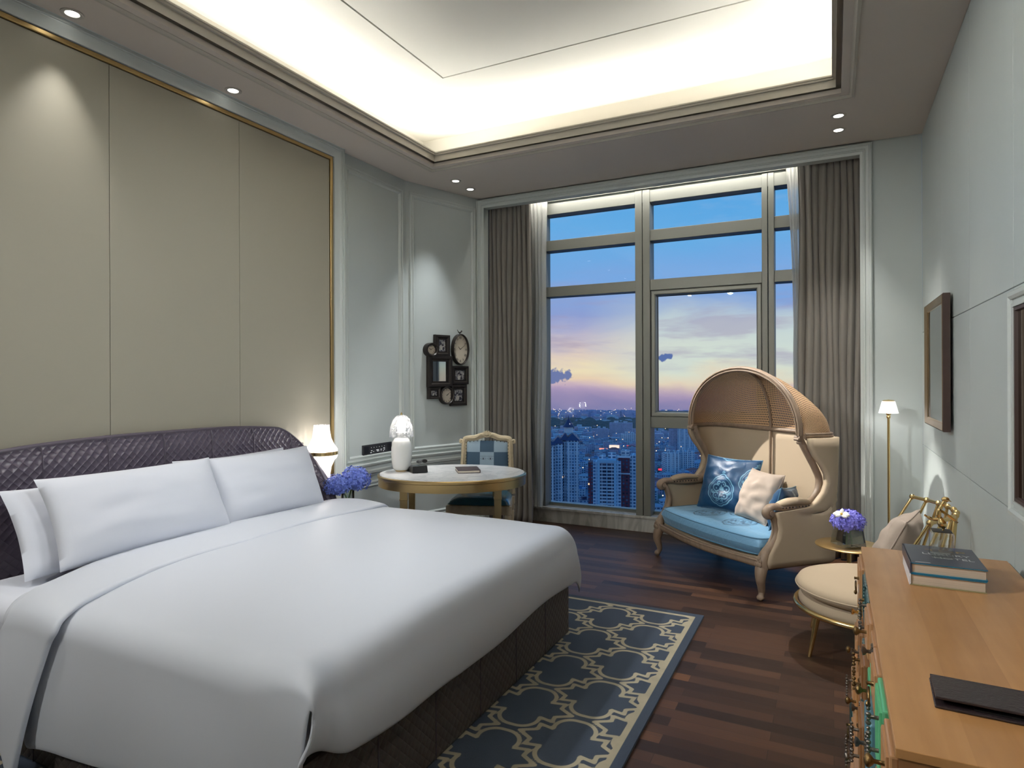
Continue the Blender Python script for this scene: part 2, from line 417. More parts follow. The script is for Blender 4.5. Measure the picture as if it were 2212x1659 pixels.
# cove upper box
UZ = H + .38
m = MB(); e = .34
m.box(CX0 - e, CX1 + e, CY0 - e, CY1 + e, UZ + .03, UZ + .05)
GX0, GX1, GY0, GY1, gg = -2.515, -.35, -.5, 3.91, .006
m.box(CX0 - e, GX0 - gg, CY0 - e, CY1 + e, UZ, UZ + .03); m.box(GX1 + gg, CX1 + e, CY0 - e, CY1 + e, UZ, UZ + .03)
m.box(GX0 - gg, GX1 + gg, GY1 + gg, CY1 + e, UZ, UZ + .03); m.box(GX0 - gg, GX1 + gg, CY0 - e, GY0 - gg, UZ, UZ + .03)
m.box(CX0 - e - .02, CX0 - e, CY0 - e, CY1 + e, H + .03, UZ); m.box(CX1 + e, CX1 + e + .02, CY0 - e, CY1 + e, H + .03, UZ)
m.box(CX0 - e, CX1 + e, CY1 + e, CY1 + e + .02, H + .03, UZ); m.box(CX0 - e, CX1 + e, CY0 - e - .02, CY0 - e, H + .03, UZ)
cv = m.build('ceiling', M_cove, smooth=0); cv['kind'] = 'structure'
struct(MB().box(GX0 + gg, GX1 - gg, GY0 + gg, GY1 - gg, UZ, UZ + .03).build('trim_2', M_cove, smooth=0, bevel=.002))

# left wall (headboard wall)
struct(MB().box(XL - .1, XL - .012, YB, CA.y + .03, 0, H).build('wall_left', M_wall, smooth=0))
# fabric panels
for k, (a, b) in enumerate(((YB, -.424), (-.424, .414), (.414, 1.25), (1.25, 2.088), (2.088, 2.926), (2.926, 3.762))):
    struct(MB().box(XL - .012, XL, a + .0012, b - .0012, 0, 3.142).build('trim_%d' % (3 + k), M_fabricwall, smooth=0, bevel=.0015))
# gold edge strip, one angle piece
m = MB(); m.box(XL - .012, XL + .012, 3.764, 3.792, 0, 3.17); m.box(XL - .012, XL + .012, YB, 3.764, 3.144, 3.17)
struct(m.build('trim_9', M_gold, smooth=0, bevel=.004), 'gold metal strip edging the beige fabric wall')
# bevelled surround above and beside the fabric panels
m = MB()
prof = [(0, 0), (.0, .022), (.028, .03), (.052, .044), (.058, .044), (.06, .05), (.076, .05), (.078, .056), (.08, .056)]
rings = []
for a, h in prof:
    rings.append([(XL + h, 3.795 + a, 0), (XL + h, 3.795 + a, 3.172 + a), (XL + h, YB, 3.172 + a)])
rings.append([(XL - .01, 3.795 + .08, 0), (XL - .01, 3.795 + .08, 3.252), (XL - .01, YB, 3.252)])
m.loft(rings, closed=False)
struct(m.build('trim_10', M_trimpaint, smooth=30))
# panelled stretch of the left wall and the angled corner wall
def mold(mb, o, ex, ey, ez, x0, x1, y0, y1):
    mb.frame(o, ex, ey, ez, x0, x1, y0, y1, [(0, 0), (0, .012), (.006, .018), (.014, .018), (.018, .010), (.030, .010), (.034, .016), (.040, .016), (.05, .004), (.052, -.006), (.052, -.02)])
def panel_wall(name, o, ex, ez, L, n):
    # thick wall leaf with mouldings, chair rail, skirting
    o = Vector(o); ex = Vector(ex); ez = Vector(ez); up = Vector((0, 0, 1))
    T = axes(o, ex, ez, up)
    m = MB(); m.T = T
    a = .045
    m.box(0, L, -.08, -.004, 0, H)
    m.box(0, a + .05, -.004, 0, .80, H); m.box(L - a - .05, L, -.004, 0, .80, H)
    m.box(a + .05, L - a - .05, -.004, 0, 3.11, H); m.box(0, L, -.004, 0, 0, .80)
    w_ = struct(m.build(name, M_wall, smooth=0))
    m = MB(); mold(m, o, ex, up, ez, a, L - a, .775, 3.155)
    mold(m, o, ex, up, ez, a, L - a, .17, .60)
    struct(m.build('trim_%d' % n, M_trimpaint, smooth=30))
    m = MB(); m.T = T
    pr = [(.0, .645), (.012, .645), (.014, .66), (.028, .668), (.032, .69), (.022, .70), (.022, .722), (.036, .735), (.04, .75), (.036, .757), (0, .757)]
    m.loft([[(0, h, z) for h, z in pr], [(L, h, z) for h, z in pr]])
    struct(m.build('trim_%d' % (n + 1), M_trimpaint, smooth=30))
    m = MB(); m.T = T
    pr = [(0, 0), (.02, 0), (.02, .085), (.014, .10), (.006, .108), (0, .108)]
    m.loft([[(0, h, z) for h, z in pr], [(L, h, z) for h, z in pr]])
    return m
m = panel_wall('wall_left', (XL, 3.88, 0), (0, 1, 0), (1, 0, 0), CA.y - 3.88, 11)
struct(m.build('baseboard_left', M_trimpaint, smooth=30))
m = panel_wall('wall_corner', CA, CT, CN, CLEN, 13)
struct(m.build('baseboard_corner', M_trimpaint, smooth=30))
# window wall: header, right-hand leaf, alcove
OX0, OX1, OZ = -3.11, .208, 3.16
m = MB()
m.box(CB.x, OX0, YW, YW + .09, 0, H); m.box(OX1, XR, YW, YW + .09, 0, H); m.box(OX0, OX1, YW, YW + .09, OZ, H)
struct(m.build('wall_window', M_wall, smooth=0))
m = MB()    # alcove cheeks and lid
m.box(OX0 - .16, OX0 - .12, YW + .09, 6.06, 0, 3.34); m.box(OX1 + .06, OX1 + .1, YW + .09, 6.06, 0, 3.34)
m.box(OX0 - .16, OX1 + .1, YW + .05, 6.06, 3.32, 3.36); m.box(OX0 - .12, -2.76, YG, 6.06, 0, 3.32)
m.box(OX0 - .16, OX1 + .1, YW + .05, YW + .09, H, 3.32)
struct(m.build('wall_alcove', M_wall, smooth=0))
m = MB()    # casing, three sides
prof = [(0, 0), (0, .024), (.008, .03), (.02, .03), (.024, .022), (.045, .020), (.05, .026), (.058, .026), (.062, .016), (.082, .010), (.082, 0)]
rings = [[(OX0 - .078 + a, YW - h, 0), (OX0 - .078 + a, YW - h, OZ + .078 - a), (OX1 + .066 - a, YW - h, OZ + .078 - a), (OX1 + .066 - a, YW - h, 0)] for a, h in prof]
m.loft(rings, closed=False)
struct(m.build('trim_15', M_trimpaint, smooth=30))
# right wall: separate flush panels with shadow gaps
struct(MB().box(XR + .012, XR + .1, YB, YW + .1, 0, H + .05).build('wall_right', mat('wall_gap_paint', (120, 124, 120), .8), smooth=0))
ys = [YB, -1.3, -.3, .62, 1.4, 2.92, 3.757, 4.665, YW]; zs = [0, .952, 1.778, H]
k = 16
for a, b in zip(ys, ys[1:]):
    for c, d in zip(zs, zs[1:]):
        if a == 1.4 and c == .952: pass
        struct(MB().box(XR, XR + .02, a + .0017, b - .0017, c + .0017, d - .0017).build('trim_%d' % k, M_wall, smooth=0, bevel=.0016)); k += 1
struct(MB().box(XL - .1, XR + .1, YB - .1, YB, 0, H + .05).build('wall_rear', M_wall, smooth=0))
struct(MB().box(XR - .014, XR, 2.96, YW, 0, .09).build('baseboard_right', M_trimpaint, smooth=0, bevel=.004))

# ------------------------------------------------------------------ window
win = struct(empty('window_1', (0, YG, 0)))
def wpart(name, boxes, matl=None, bevel=.003, parent=win):
    m = MB()
    for x0, x1, y0, y1, z0, z1 in boxes: m.box(x0, x1, y0, y1, z0, z1)
    return m.build(name, matl or M_frame, parent, smooth=0, bevel=bevel)
GD = .12
wpart('window_frame', [(-2.76, -2.60, 0, GD + .03, .16, 3.32), (.2, .27, 0, GD + .03, .16, 3.32), (-2.60, .2, 0, GD + .03, 3.10, 3.215), (-2.60, .2, GD - .02, GD + .03, .15, .185)])
wpart('window_head', [(-2.76, .27, -.03, 0, 3.222, 3.262)])
wpart('window_head', [(-2.76, .27, 0, GD, 3.215, 3.33)], M_wall, 0)
for a in ((-1.663, -1.523), (-.544, -.444)):
    c = (a[0] + a[1]) / 2
    wpart('mullion', [(a[0], c - .003, -.012, GD + .03, .155, 3.215), (c + .003, a[1], -.012, GD + .03, .155, 3.215)])
for x0, x1 in ((-2.60, -1.663), (-1.523, -.544), (-.444, .2)):
    wpart('transom', [(x0, x1, 0, GD + .02, 2.735, 2.838)]); wpart('transom', [(x0, x1, 0, GD + .02, 2.272, 2.372)])
wpart('transom', [(-1.523, -.544, 0, GD + .02, .985, 1.088)])
m = MB(); m.frame((0, 0, 0), (1, 0, 0), (0, 0, 1), (0, -1, 0), -1.52, -.547, 1.09, 2.27, [(0, -.08), (0, -.012), (.008, -.006), (.034, -.006), (.042, -.014), (.046, -.03), (.046, -.10)])
m.build('sash', mat('sash_aluminium', (142, 142, 134), .4, .35), win, smooth=30)
wpart('sash_gasket', [(-1.476, -1.470, .09, .10, 1.135, 2.225), (-.598, -.592, .09, .10, 1.135, 2.225), (-1.47, -.598, .09, .10, 1.135, 1.141), (-1.47, -.598, .09, .10, 2.219, 2.225)], M_black, 0)
for x0, x1, z0, z1 in ((-2.61, -1.655, .17, 2.28), (-2.61, -1.655, 2.365, 2.74), (-2.61, -1.655, 2.83, 3.11), (-1.53, -.54, .17, .99), (-1.475, -.593, 1.136, 2.224), (-1.53, -.54, 2.365, 2.74), (-1.53, -.54, 2.83, 3.11),
                      (-.45, .21, .17, 2.28), (-.45, .21, 2.365, 2.74), (-.45, .21, 2.83, 3.11)):
    wpart('pane', [(x0, x1, GD - .028, GD - .022, z0, z1)], M_glass, 0)
wpart('sill', [(-2.78, .27, -.015, GD + .2, .128, .155), (-2.77, .27, .0, GD + .1, 0, .128)], M_marble, .004)
# cold light strip above the window head, behind the header
ls = tag(empty('light_strip', (-1.45, YW + .16, 3.30)), 'slim white light strip hidden above the curtain header', 'light strip')
MB().box(-1.3, 1.3, -.015, .015, 0, .012).build('diffuser', mat('strip_diffuser', (255, 255, 255), .4, emit=((255, 250, 240), 2.2)), ls, smooth=0)
al = area('strip_light', (0, .0, -.005), (2.6, .03), (radians(38), 0, 0), 16, (1, .97, .9)); al.parent = ls

# ------------------------------------------------------------------ downlights
M_lens = mat('downlight_lens', (255, 255, 255), .4, emit=((255, 252, 245), 9.))
M_ring = mat('downlight_ring', (196, 190, 180), .5)
def downlight(x, y, label, power, size=60, blend=.6, aim=None, colr=(1, .97, .92), rad=.02):
    o = tag(empty('downlight', (x, y, H)), label, 'downlight', 'recessed ceiling downlights')
    MB().lathe([(.050, 0), (.050, -.004), (.046, -.006), (.032, -.004), (.030, 0), (.026, .02)], 28, caps=False).build('trim_ring', M_ring, o, smooth=50)
    MB().lathe([(.0001, -.0035), (.028, -.0035), (.030, -.001), (.0001, -.001)], 24).build('lens', M_lens, o, smooth=0)
    d = bpy.data.lights.new('spot', 'SPOT'); d.energy = power; d.spot_size = radians(size); d.spot_blend = blend; d.color = colr; d.shadow_soft_size = rad
    l = bpy.data.objects.new('spot', d); COL.objects.link(l); l.parent = o; l.location = (0, 0, -.012)
    if aim:
        dirv = Vector(aim) - Vector((x, y, H)); l.rotation_euler = dirv.to_track_quat('-Z', 'Y').to_euler()
    return o
downlight(-3.325, 1.83, 'recessed downlight over the near part of the beige fabric wall', 38, 64, 1., (-3.26, 1.75, 0), (1, .98, .95))
downlight(-3.325, 2.77, 'recessed downlight over the middle of the beige fabric wall', 70, 52, .9, (-2.05, 2.45, .6), (.95, .98, 1))
downlight(-3.055, 4.955, 'left one of the two downlights above the collage of clocks and frames', 130, 62, 1., (-3.05, 4.65, .6), (.93, .97, 1), .025)
downlight(-3.065, 5.235, 'right one of the two downlights above the collage of clocks and frames', 1150, 21, .5, (-.40, 5.02, .95))
downlight(.043, 4.93, 'nearer one of the two downlights above the hooded loveseat', 150, 62, .7, (-.05, 4.6, 0))
downlight(.045, 5.215, 'farther one of the two downlights above the hooded loveseat', 90, 60, .7, (.0, 5.1, 0))
# unseen downlights out of view, added to fill in the room light
for x, y, p, s, a, lb, c in ((-3.325, .85, 90, 60, (-2.6, 1.9, .6), 'unseen fill downlight over the near bedside, left of the picture edge', (1, .98, .95)),
                          (-3.2, .25, 620, 62, (.6, 3.3, 1.1), 'unseen fill downlight in the headboard side border, turned towards the dresser wall', (.94, .98, 1)),
                          (.30, 1.35, 190, 70, (-3.46, 1.7, 1.0), 'unseen fill downlight in the dresser side border, turned towards the near half of the headboard', (.93, .97, 1)),
                          (.30, 2.65, 190, 66, (-3.46, 3.0, 1.0), 'unseen fill downlight in the dresser side border, turned towards the far half of the headboard', (.93, .97, 1)),
                          (-1.9, -1.9, 200, 44, (-2.0, 5.6, 1.7), 'unseen fill downlight in the rear ceiling border on the headboard side', (.97, 1, .98)),
                          (-.6, -1.9, 200, 44, (-.2, 5.6, 1.7), 'unseen fill downlight in the rear ceiling border on the dresser side', (.97, 1, .98)),
                          (-2.7, -1.75, 240, 100, (-2.2, 1.3, .3), 'unseen fill downlight in the rear left corner of the ceiling border', (1, 1, .97)),
                          (.33, .3, 60, 80, (.3, 1.0, 0), 'unseen fill downlight above the near end of the dresser', (1, .97, .92)),
                          (.33, 3.3, 110, 48, (-.15, 3.7, 0), 'unseen fill downlight above the brass lounge chair', (1, .97, .92))):
    downlight(x, y, lb, p, s, .9, a, c, rad=.05)

# ------------------------------------------------------------------ bed
bed = tag(empty('bed', (-2.35, 2.35, 0)), 'wide double bed with white bedding, dark quilted base and curved quilted leather headboard', 'bed')
BO = Vector((-2.35, 2.35, 0))
def inbed(mb): mb.T = Matrix.Translation(-BO); return mb
BX0, BX1, BY0, BY1 = -3.36, -1.335, 1.33, 3.368
m = inbed(MB()); m.box(BX0, BX1, BY0, BY1, .0155, .36)
m.build('bed_base', M_leatherb, bed, smooth=0, bevel=.012)
for k in range(1, 6):                                # stitched seams on the base
    y = BY0 + (BY1 - BY0) * k / 6; inbed(MB()).tube([(BX1 + .001, y, .02), (BX1 + .001, y, .35)], .002, 6).build('base_seam', M_leatherp, bed)
for k in range(1, 6):
    x = BX0 + (BX1 - BX0) * k / 6; inbed(MB()).tube([(x, BY0 - .001, .02), (x, BY0 - .001, .35)], .002, 6).build('base_seam', M_leatherp, bed)
m = inbed(MB()); m.box(BX0 + .03, BX1 - .01, BY0 + .0, BY1 - .0, .33, .575)
m.build('mattress', M_white, bed, smooth=40, bevel=.07, seg=5)
# headboard: plan path, curling forward at both ends; top line drops along the wings
def hb_path():
    P = []
    P += [(-3.11, 1.272), (-3.14, 1.272)]
    cx, r = -3.17, .20
    for k in range(9):
        a = -pi / 2 - (pi / 2) * k / 8; P.append((cx + r * cos(a), 1.472 + r * sin(a)))
    for k in range(1, 24): P.append((-3.37, 1.472 + (3.223 - 1.472) * k / 24))
    for k in range(9):
        a = pi - (pi / 2) * k / 8; P.append((cx + r * cos(a), 3.223 + r * sin(a)))
    P += [(-3.14, 3.423), (-3.11, 3.423)]
    return [Vector((x, y, 0)) for x, y in P]
def resample(P, n):
    L = [0]
    for a, b in zip(P, P[1:]): L.append(L[-1] + (b - a).length)
    out = []; j = 0
    for k in range(n + 1):
        d = L[-1] * k / n
        while j < len(P) - 2 and L[j + 1] < d: j += 1
        out.append(P[j].lerp(P[j + 1], (d - L[j]) / max(1e-9, L[j + 1] - L[j])))
    return out, L[-1]
HP, HL = resample(hb_path(), 96)
def htop(u):
    e_ = abs(2 * u - 1)
    z = 1.145 - .115 * e_ ** 3
    if e_ > .68: z -= .54 * ((e_ - .68) / .32) ** 1.9
    return z
def hnorm(i):
    d = HP[min(i + 1, 96)] - HP[max(i - 1, 0)]; return Vector((d.y, -d.x, 0)).normalized()
TH = .07
m = inbed(MB())
def hb(u, v):
    i = round(u * 96); z = .05 + (htop(u) - .05) * v
    lean = -.03 * (z - .5)
    roll = .02 * (1 - (1 - max(0, v - .93) / .07) ** 2) if v > .93 else 0
    p = HP[i] + hnorm(i) * (0 - roll); return (p.x + lean, p.y, z)
m.grid(hb, 96, 40, uvs=(HL, 1.1))
for f in list(m.uv):                                     # true-height uv so the diamonds stay square
    m.uv[f] = [(a, (m.v[m.f[f][q]].z)) for q, (a, b) in enumerate(m.uv[f])]
m.build('headboard', M_leather, bed, smooth=60)
m = inbed(MB())
def hbb(u, v):
    i = round(u * 96); z = .05 + (htop(u) + .004 - .05) * v
    p = HP[i] - hnorm(i) * TH; return (p.x - .03 * (z - .5) + .0, p.y, z)
m.grid(hbb, 96, 10, uvs=(HL, 1.1), flip=True)
def hbt(u, v):
    i = round(u * 96); a = pi * v
    q = HP[i] - hnorm(i) * (TH / 2); zt = htop(u)
    p = q + hnorm(i) * cos(a) * (TH / 2 - .018 * (v < .5) * cos(a)); return (p.x - .03 * (zt - .5), p.y, zt + .016 * sin(a))
m.grid(hbt, 96, 8, uvs=(HL, .1))
for e_ in (0, 96):
    q0 = HP[e_]; q1 = HP[e_] - hnorm(e_) * TH; zt = htop(e_ / 96) + .01
    i0 = [m.vert((q0.x - .03 * (z - .5), q0.y, z)) for z in (.05, zt)] + [m.vert((q1.x - .03 * (z - .5), q1.y, z)) for z in (zt, .05)]
    m.face(i0)
m.build('headboard_edge', M_leatherp, bed, smooth=50)
for k in range(1, 8):                                   # vertical stitched seams
    m = inbed(MB())
    u = k / 8; i = round(u * 96)
    pts = []
    for v in [q / 20 for q in range(0, 21)]:
        z = .3 + (htop(u) - .3) * v; p = HP[i] + hnorm(i) * (.001 - (.012 if v > .97 else 0)); pts.append((p.x - .03 * (z - .5), p.y, z))
    m.tube(pts, .003, 6)
    m.build('headboard_seam', M_leatherp, bed)

# duvet with hanging near side, foot panel and a sharp corner fold
ZT = .615
def dtop(x, y):
    u = (x + 2.2) / .9; v = (y - 2.35) / 1.02
    z = ZT + .035 * max(0, 1 - abs(u) ** 2.5) * max(0, 1 - abs(v) ** 2.6)
    z += .004 * noise.noise(Vector((x * 3, y * 2.2, 0)))
    return z
xs = [-2.83 + (2.83 - 1.40) * k / 44 for k in range(45)]
ys_ = [1.40 + (3.31 - 1.40) * k / 60 for k in range(61)]
NP = 8
def prof_x(k):      # k<45 on top, then roll over the foot edge, then down
    if k < 45: return xs[k], 0.
    a = (k - 44) / NP
    if a <= 1: return -1.40 + .10 * sin(a * pi / 2), .10 * (1 - cos(a * pi / 2))
    b = (k - 44 - NP) / 8
    return -1.30 + .022 * sin(b * pi * .8) - .0 * b, .10 + b * 1.0
def prof_y(k):      # near side (k<0), top, far side
    if 0 <= k <= 60: return ys_[k], 0.
    if k < 0:
        a = -k / NP
        if a <= 1: return 1.40 - .10 * sin(a * pi / 2), .10 * (1 - cos(a * pi / 2))
        b = (-k - NP) / 10
        return 1.30 - .025 * sin(b * pi * .7), .10 + b
    a = (k - 60) / NP
    if a <= 1: return 3.31 + .085 * sin(a * pi / 2), .085 * (1 - cos(a * pi / 2))
    b = (k - 60 - NP) / 10
    return 3.395 + .02 * sin(b * pi * .7), .085 + b
KX = 44 + NP + 8; KY0 = -(NP + 10); KY1 = 60 + NP + 10
def hem_near(x):
    t_ = (x + 2.8) / 1.5
    return .115 + .05 * sin(t_ * 2.2) - .05 * max(0, (x + 1.5) * 2) + .008 * sin(x * 9)
def hem_foot(y):
    return .325 + .045 * max(0, 1 - (y - 1.33) / .45) ** 1.5 + .010 * sin(y * 7) - .02 * max(0, 1 - abs(y - 2.1) / .5) + .0
m = MB(); I = {}
for a in range(KX + 1):
    for b in range(KY0, KY1 + 1):
        px, dx = prof_x(a); py, dy = prof_y(b)
        zt = dtop(max(-2.83, min(-1.4, px)), max(1.4, min(3.31, py)))
        side = b < -NP or b > 60 + NP; foot = a > 44 + NP
        if (side and b < 0 and a > 44 + 6) or (b > 60 + NP and a > 44 + 2): continue                 # near / far panels stop at the mattress corner
        z = zt
        if foot: z = (zt - .10) + (hem_foot(py) - (zt - .10)) * (dx - .10)
        elif side:
            d0 = .10 if b < 0 else .085; hz = hem_near(px) if b < 0 else .22
            z = (zt - d0) + (hz - (zt - d0)) * (dy - d0)
            if b < 0:
                tt = (-b - NP) / 10
                py += -.010 * sin(px * 7 + 1) * tt
                if a > 40: px += (.012 * sin(tt * 5)) * (a - 40) / 10; py -= .012 * (a - 40) / 10
        if not side: z -= dy if (b < 0 or b > 60) else 0
        if not foot: z -= dx if a > 44 else 0
        ca = min(1, max(0, a - 40) / 10); cb = min(1, max(0, -b + 2) / 9) if b < 2 else 0
        kk = ca * cb * (1 if not side else max(0, 1 - (-b - NP) / 6))
        px += .055 * kk; py -= .015 * kk; z += .115 * kk
        if foot and b < 0: px -= .02 * dx; py -= .05 * max(0, dx - .1) * (-b / NP); z += .03 * (dx - .1) * (-b / NP)
        if side and a > 44: z += dx * .3
        if side and b < 0 and a < 12: px += (.05 + .16 * ((-b - NP) / 10)) * (1 - a / 12)
        I[a, b] = m.vert((px, py, z))
for a in range(KX):
    for b in range(KY0, KY1):
        q = [(a, b), (a + 1, b), (a + 1, b + 1), (a, b + 1)]
        if all(k in I for k in q): m.face([I[k] for k in q])
dv = m.build('duvet', M_duvet, None, smooth=80, solid=.014, off=0, sub=1)
tag(dv, 'plain white duvet spread over the bed and hanging down its near side', 'duvet')
# turned-down band at the head of the duvet
m = MB()
nb = 14; I = {}
for b in range(KY0, 61 + NP + 4):
    py, dy = prof_y(b)
    for c in range(nb + 1):
        cc = c / nb; py, dy = prof_y(b)
        ny = max(0, (2.0 - max(py, 1.36)) / .64) ** 1.3; x0_, x1_ = -3.05 + .02 * sin(py * 5) + .24 * ny, -2.60 + .012 * sin(py * 6.5) + .15 * ny
        if b < 0:
            tt = min(1, -b / (NP + 10)); x0_ += .13 * min(1, tt * 3) - .20 * tt; x1_ += .10 * min(1, tt * 3) - .24 * tt
        px = x0_ + (x1_ - x0_) * cc
        zt = ZT + .024 + .02 * max(0, 1 - abs((py - 2.35) / 1.02) ** 2.6) + .010 * sin(cc * pi) - (.02 * (1 - cc) ** 3) - .010 * cc ** 4
        side = b < -NP or b > 60 + NP
        if side:
            tt = (-b - NP) / 10 if b < 0 else (b - 60 - NP) / 10
            hz = .13 - (.12 * max(0, 1 - abs(cc - .92) / .18)) + .02 * sin(cc * 4)
            z = (zt - .10) + (hz - (zt - .10)) * tt
            py -= .030 * tt if b < 0 else 0
        else: z = zt - dy
        if b < 0: py -= .034 * min(1, -b / 4)
        I[c, b] = m.vert((px, py, z))
for c in range(nb):
    for b in range(KY0, 60 + NP + 4):
        m.face([I[k] for k in ((c, b), (c + 1, b), (c + 1, b + 1), (c, b + 1))])
fo = m.build('duvet_turnback', M_duvet, dv, smooth=80, solid=.022, off=0, sub=1)

def pillow(name, w_, h_, t_, T, matl, label, cat='pillow', group=None, seed=0, pw=2.6, n=40, att=None, wr=.006, pipe=None, pinch=.05):
    m = MB(); m.T = None
    def f(side):
        def g(u, v):
            a, b = 2 * u - 1, 2 * v - 1
            x = w_ / 2 * a * (1 - pinch * (1 - b * b) * a * a) ; y = h_ / 2 * b * (1 - pinch * 1.3 * (1 - a * a) * b * b)
            k = max(0, (1 - abs(a) ** pw) * (1 - abs(b) ** pw)) ** .5
            z = side * (t_ / 2 * k)
            z += side * wr * k * noise.noise(Vector((a * 2.3 + seed, b * 3 + seed * 2.1, side))) * 2
            ee = (abs(a) ** 6 + abs(b) ** 6) * .5
            z += wr * noise.noise(Vector((x * 14 + seed, y * 14, 3))) * ee
            return (x, y, z)
        return g
    m.grid(f(1), n, n, uvs=(w_, h_), att=(att if att else None)); m.grid(f(-1), n, n, uvs=(w_, h_), flip=True, att=(att if att else None))
    o = m.build(name, matl, None, smooth=80, merge=True)
    o.matrix_world = T
    if pipe:
        q = MB(); pts = []
        for k in range(4 * 16):
            s_, r_ = divmod(k, 16); r_ = r_ / 16 * 2 - 1
            a, b = [(r_, -1), (1, r_), (-r_, 1), (-1, -r_)][s_]
            pts.append((w_ / 2 * a * (1 - pinch * (1 - b * b) * a * a), h_ / 2 * b * (1 - pinch * 1.3 * (1 - a * a) * b * b), 0))
        q.tube(pts, .004, 8, loop=True); q.build('piping', pipe, o, smooth=60)
    return tag(o, label, cat, group)
def bedpillow(y0, x_b, x_t, w_, h_, label, seed, zb=.615, tilt=0, t_=.20):
    up = Vector((x_t - x_b, 0, sqrt(max(.01, h_ ** 2 - (x_t - x_b) ** 2))))
    X_ = Vector((.0 + tilt, 1, 0)).normalized(); Zv = X_.cross(up)
    c = Vector((x_b, y0 + w_ / 2, zb)) + up * .5
    T = axes(c, X_, up, Zv)
    return pillow('pillow', w_, h_, t_, T, M_white, label, 'pillow', None, seed, wr=.0035)
G = 'white pillows on the bed'
bedpillow(1.478, -3.045, -3.25, .84, .42, 'white pillow leaning on the headboard, behind the front left pillow', 1, .60, t_=.13)
bedpillow(1.555, -2.93, -3.13, .88, .43, 'front white pillow on the near side of the bed', 5, .635)
bedpillow(2.31, -3.14, -3.27, .80, .42, 'white pillow against the headboard, behind the front right pillow', 9, .60, t_=.13)
bedpillow(2.40, -2.97, -3.14, .77, .42, 'front white pillow on the far side of the bed', 14, .625, .06)

# ------------------------------------------------------------------ rug
RX0, RX1, RY0, RY1 = -2.93, -.70, .55, 3.965
def sd_box(x, y, w_, h_):
    dx, dy = abs(x) - w_, abs(y) - h_
    return hypot(max(dx, 0), max(dy, 0)) + min(max(dx, dy), 0)
QP = [(.0, .06), (.07, .062), (.136, .076), (.132, .036), (.192, 0)]
QP = QP + [(x, -y) for x, y in QP[:-1][::-1]]; QP = QP + [(-x, y) for x, y in QP[1:-1][::-1]]
def sd_poly(x, y, P):
    d = 1e9; s = 1; n = len(P); j = n - 1
    for i in range(n):
        ax, ay = P[i]; bx, by = P[j]; ex, ey = bx - ax, by - ay; wx, wy = x - ax, y - ay
        t_ = max(0, min(1, (wx * ex + wy * ey) / (ex * ex + ey * ey + 1e-12)))
        d = min(d, (wx - ex * t_) ** 2 + (wy - ey * t_) ** 2)
        c1, c2, c3 = y >= ay, y < by, ex * wy > ey * wx
        if (c1 and c2 and c3) or not (c1 or c2 or c3): s = -s
        j = i
    return s * sqrt(d)
def quatre(x, y):
    # two round lobes along y, arms along x with shouldered pointed tips
    ax, ay = abs(x), abs(y)
    if ax > .24 or ay > .22: return .05
    lobe = hypot(max(0, ax - .012), ay - .090) - .070
    return min(lobe, sd_box(ax, ay, .082, .075), sd_poly(ax, ay, QP))
def rugpat(u, v):
    x = RX0 + (RX1 - RX0) * u; y = RY0 + (RY1 - RY0) * v
    PX, PY = .505, .382
    best = 9
    for ox, oy in ((-.945, 3.49), (-.945 - PX / 2, 3.49 + PY / 2)):
        dx = (x - ox + PX / 2) % PX - PX / 2; dy = (y - oy + PY / 2) % PY - PY / 2
        q = quatre(dx / 1.06, dy / 1.04); best = min(best, q)
    line = abs(best) - .0088
    inner = max(abs(x - (RX0 + RX1) / 2) - ((RX1 - RX0) / 2 - .054), abs(y - (RY0 + RY1) / 2) - ((RY1 - RY0) / 2 - .060))
    line = max(line, inner)
    bord = abs(inner + .0) - .013
    return -min(line, bord) if True else 0
m = MB(); 
m.grid(lambda u, v: (RX0 + (RX1 - RX0) * u, RY0 + (RY1 - RY0) * v, .014), 250, 380, att=rugpat)
nv = len(m.v)
m.box(RX0, RX1, RY0, RY1, .001, .0138)
for k in range(nv, len(m.v)): m.att[k] = -1
rug = m.build('rug', pattern_mat('slate_blue_rug_wool', (196, 184, 156), (52, 62, 80), .95, sheen=.15, soft=.0015, bump=(350, .6), nvar=.25), None, smooth=0)
tag(rug, 'slate blue wool rug with cream quatrefoil lattice, lying under the bed', 'rug')

# ------------------------------------------------------------------ hooded loveseat
LM = Vector((-.851, 4.822, 0)); LA = radians(-41.92)
ls_ = tag(empty('loveseat', LM, LA), 'hooded loveseat with woven cane dome, carved pale wood frame and blue velvet seat', 'sofa')
def spl(pts, n=8):          # Catmull-Rom through points
    P = [Vector(p) for p in pts]; P = [P[0] * 2 - P[1]] + P + [P[-1] * 2 - P[-2]]; out = []
    for i in range(1, len(P) - 2):
        for k in range(n):
            t_ = k / n; a, b, c, d = P[i - 1:i + 3]
            out.append(.5 * ((2 * b) + (c - a) * t_ + (2 * a - 5 * b + 4 * c - d) * t_ ** 2 + (3 * b - a - 3 * c + d) * t_ ** 3))
    out.append(P[-2]); return out
HW = .60; DB = .64
def uplan(sc=1.0):           # half plan path from (hw, 0) back round to (0, DB)
    pts = [(HW, -.02), (HW + .005, .15), (HW + .015, .35), (HW + .03, .50), (HW + .012, .585), (HW - .08, .625), (.25, .645), (0, .65)]
    R = [Vector((x * sc, y, 0)) for x, y in pts]
    R = spl(R, 8)
    L = [Vector((-p.x, p.y, 0)) for p in R[:-1]][::-1]
    return R + L
UP = uplan()
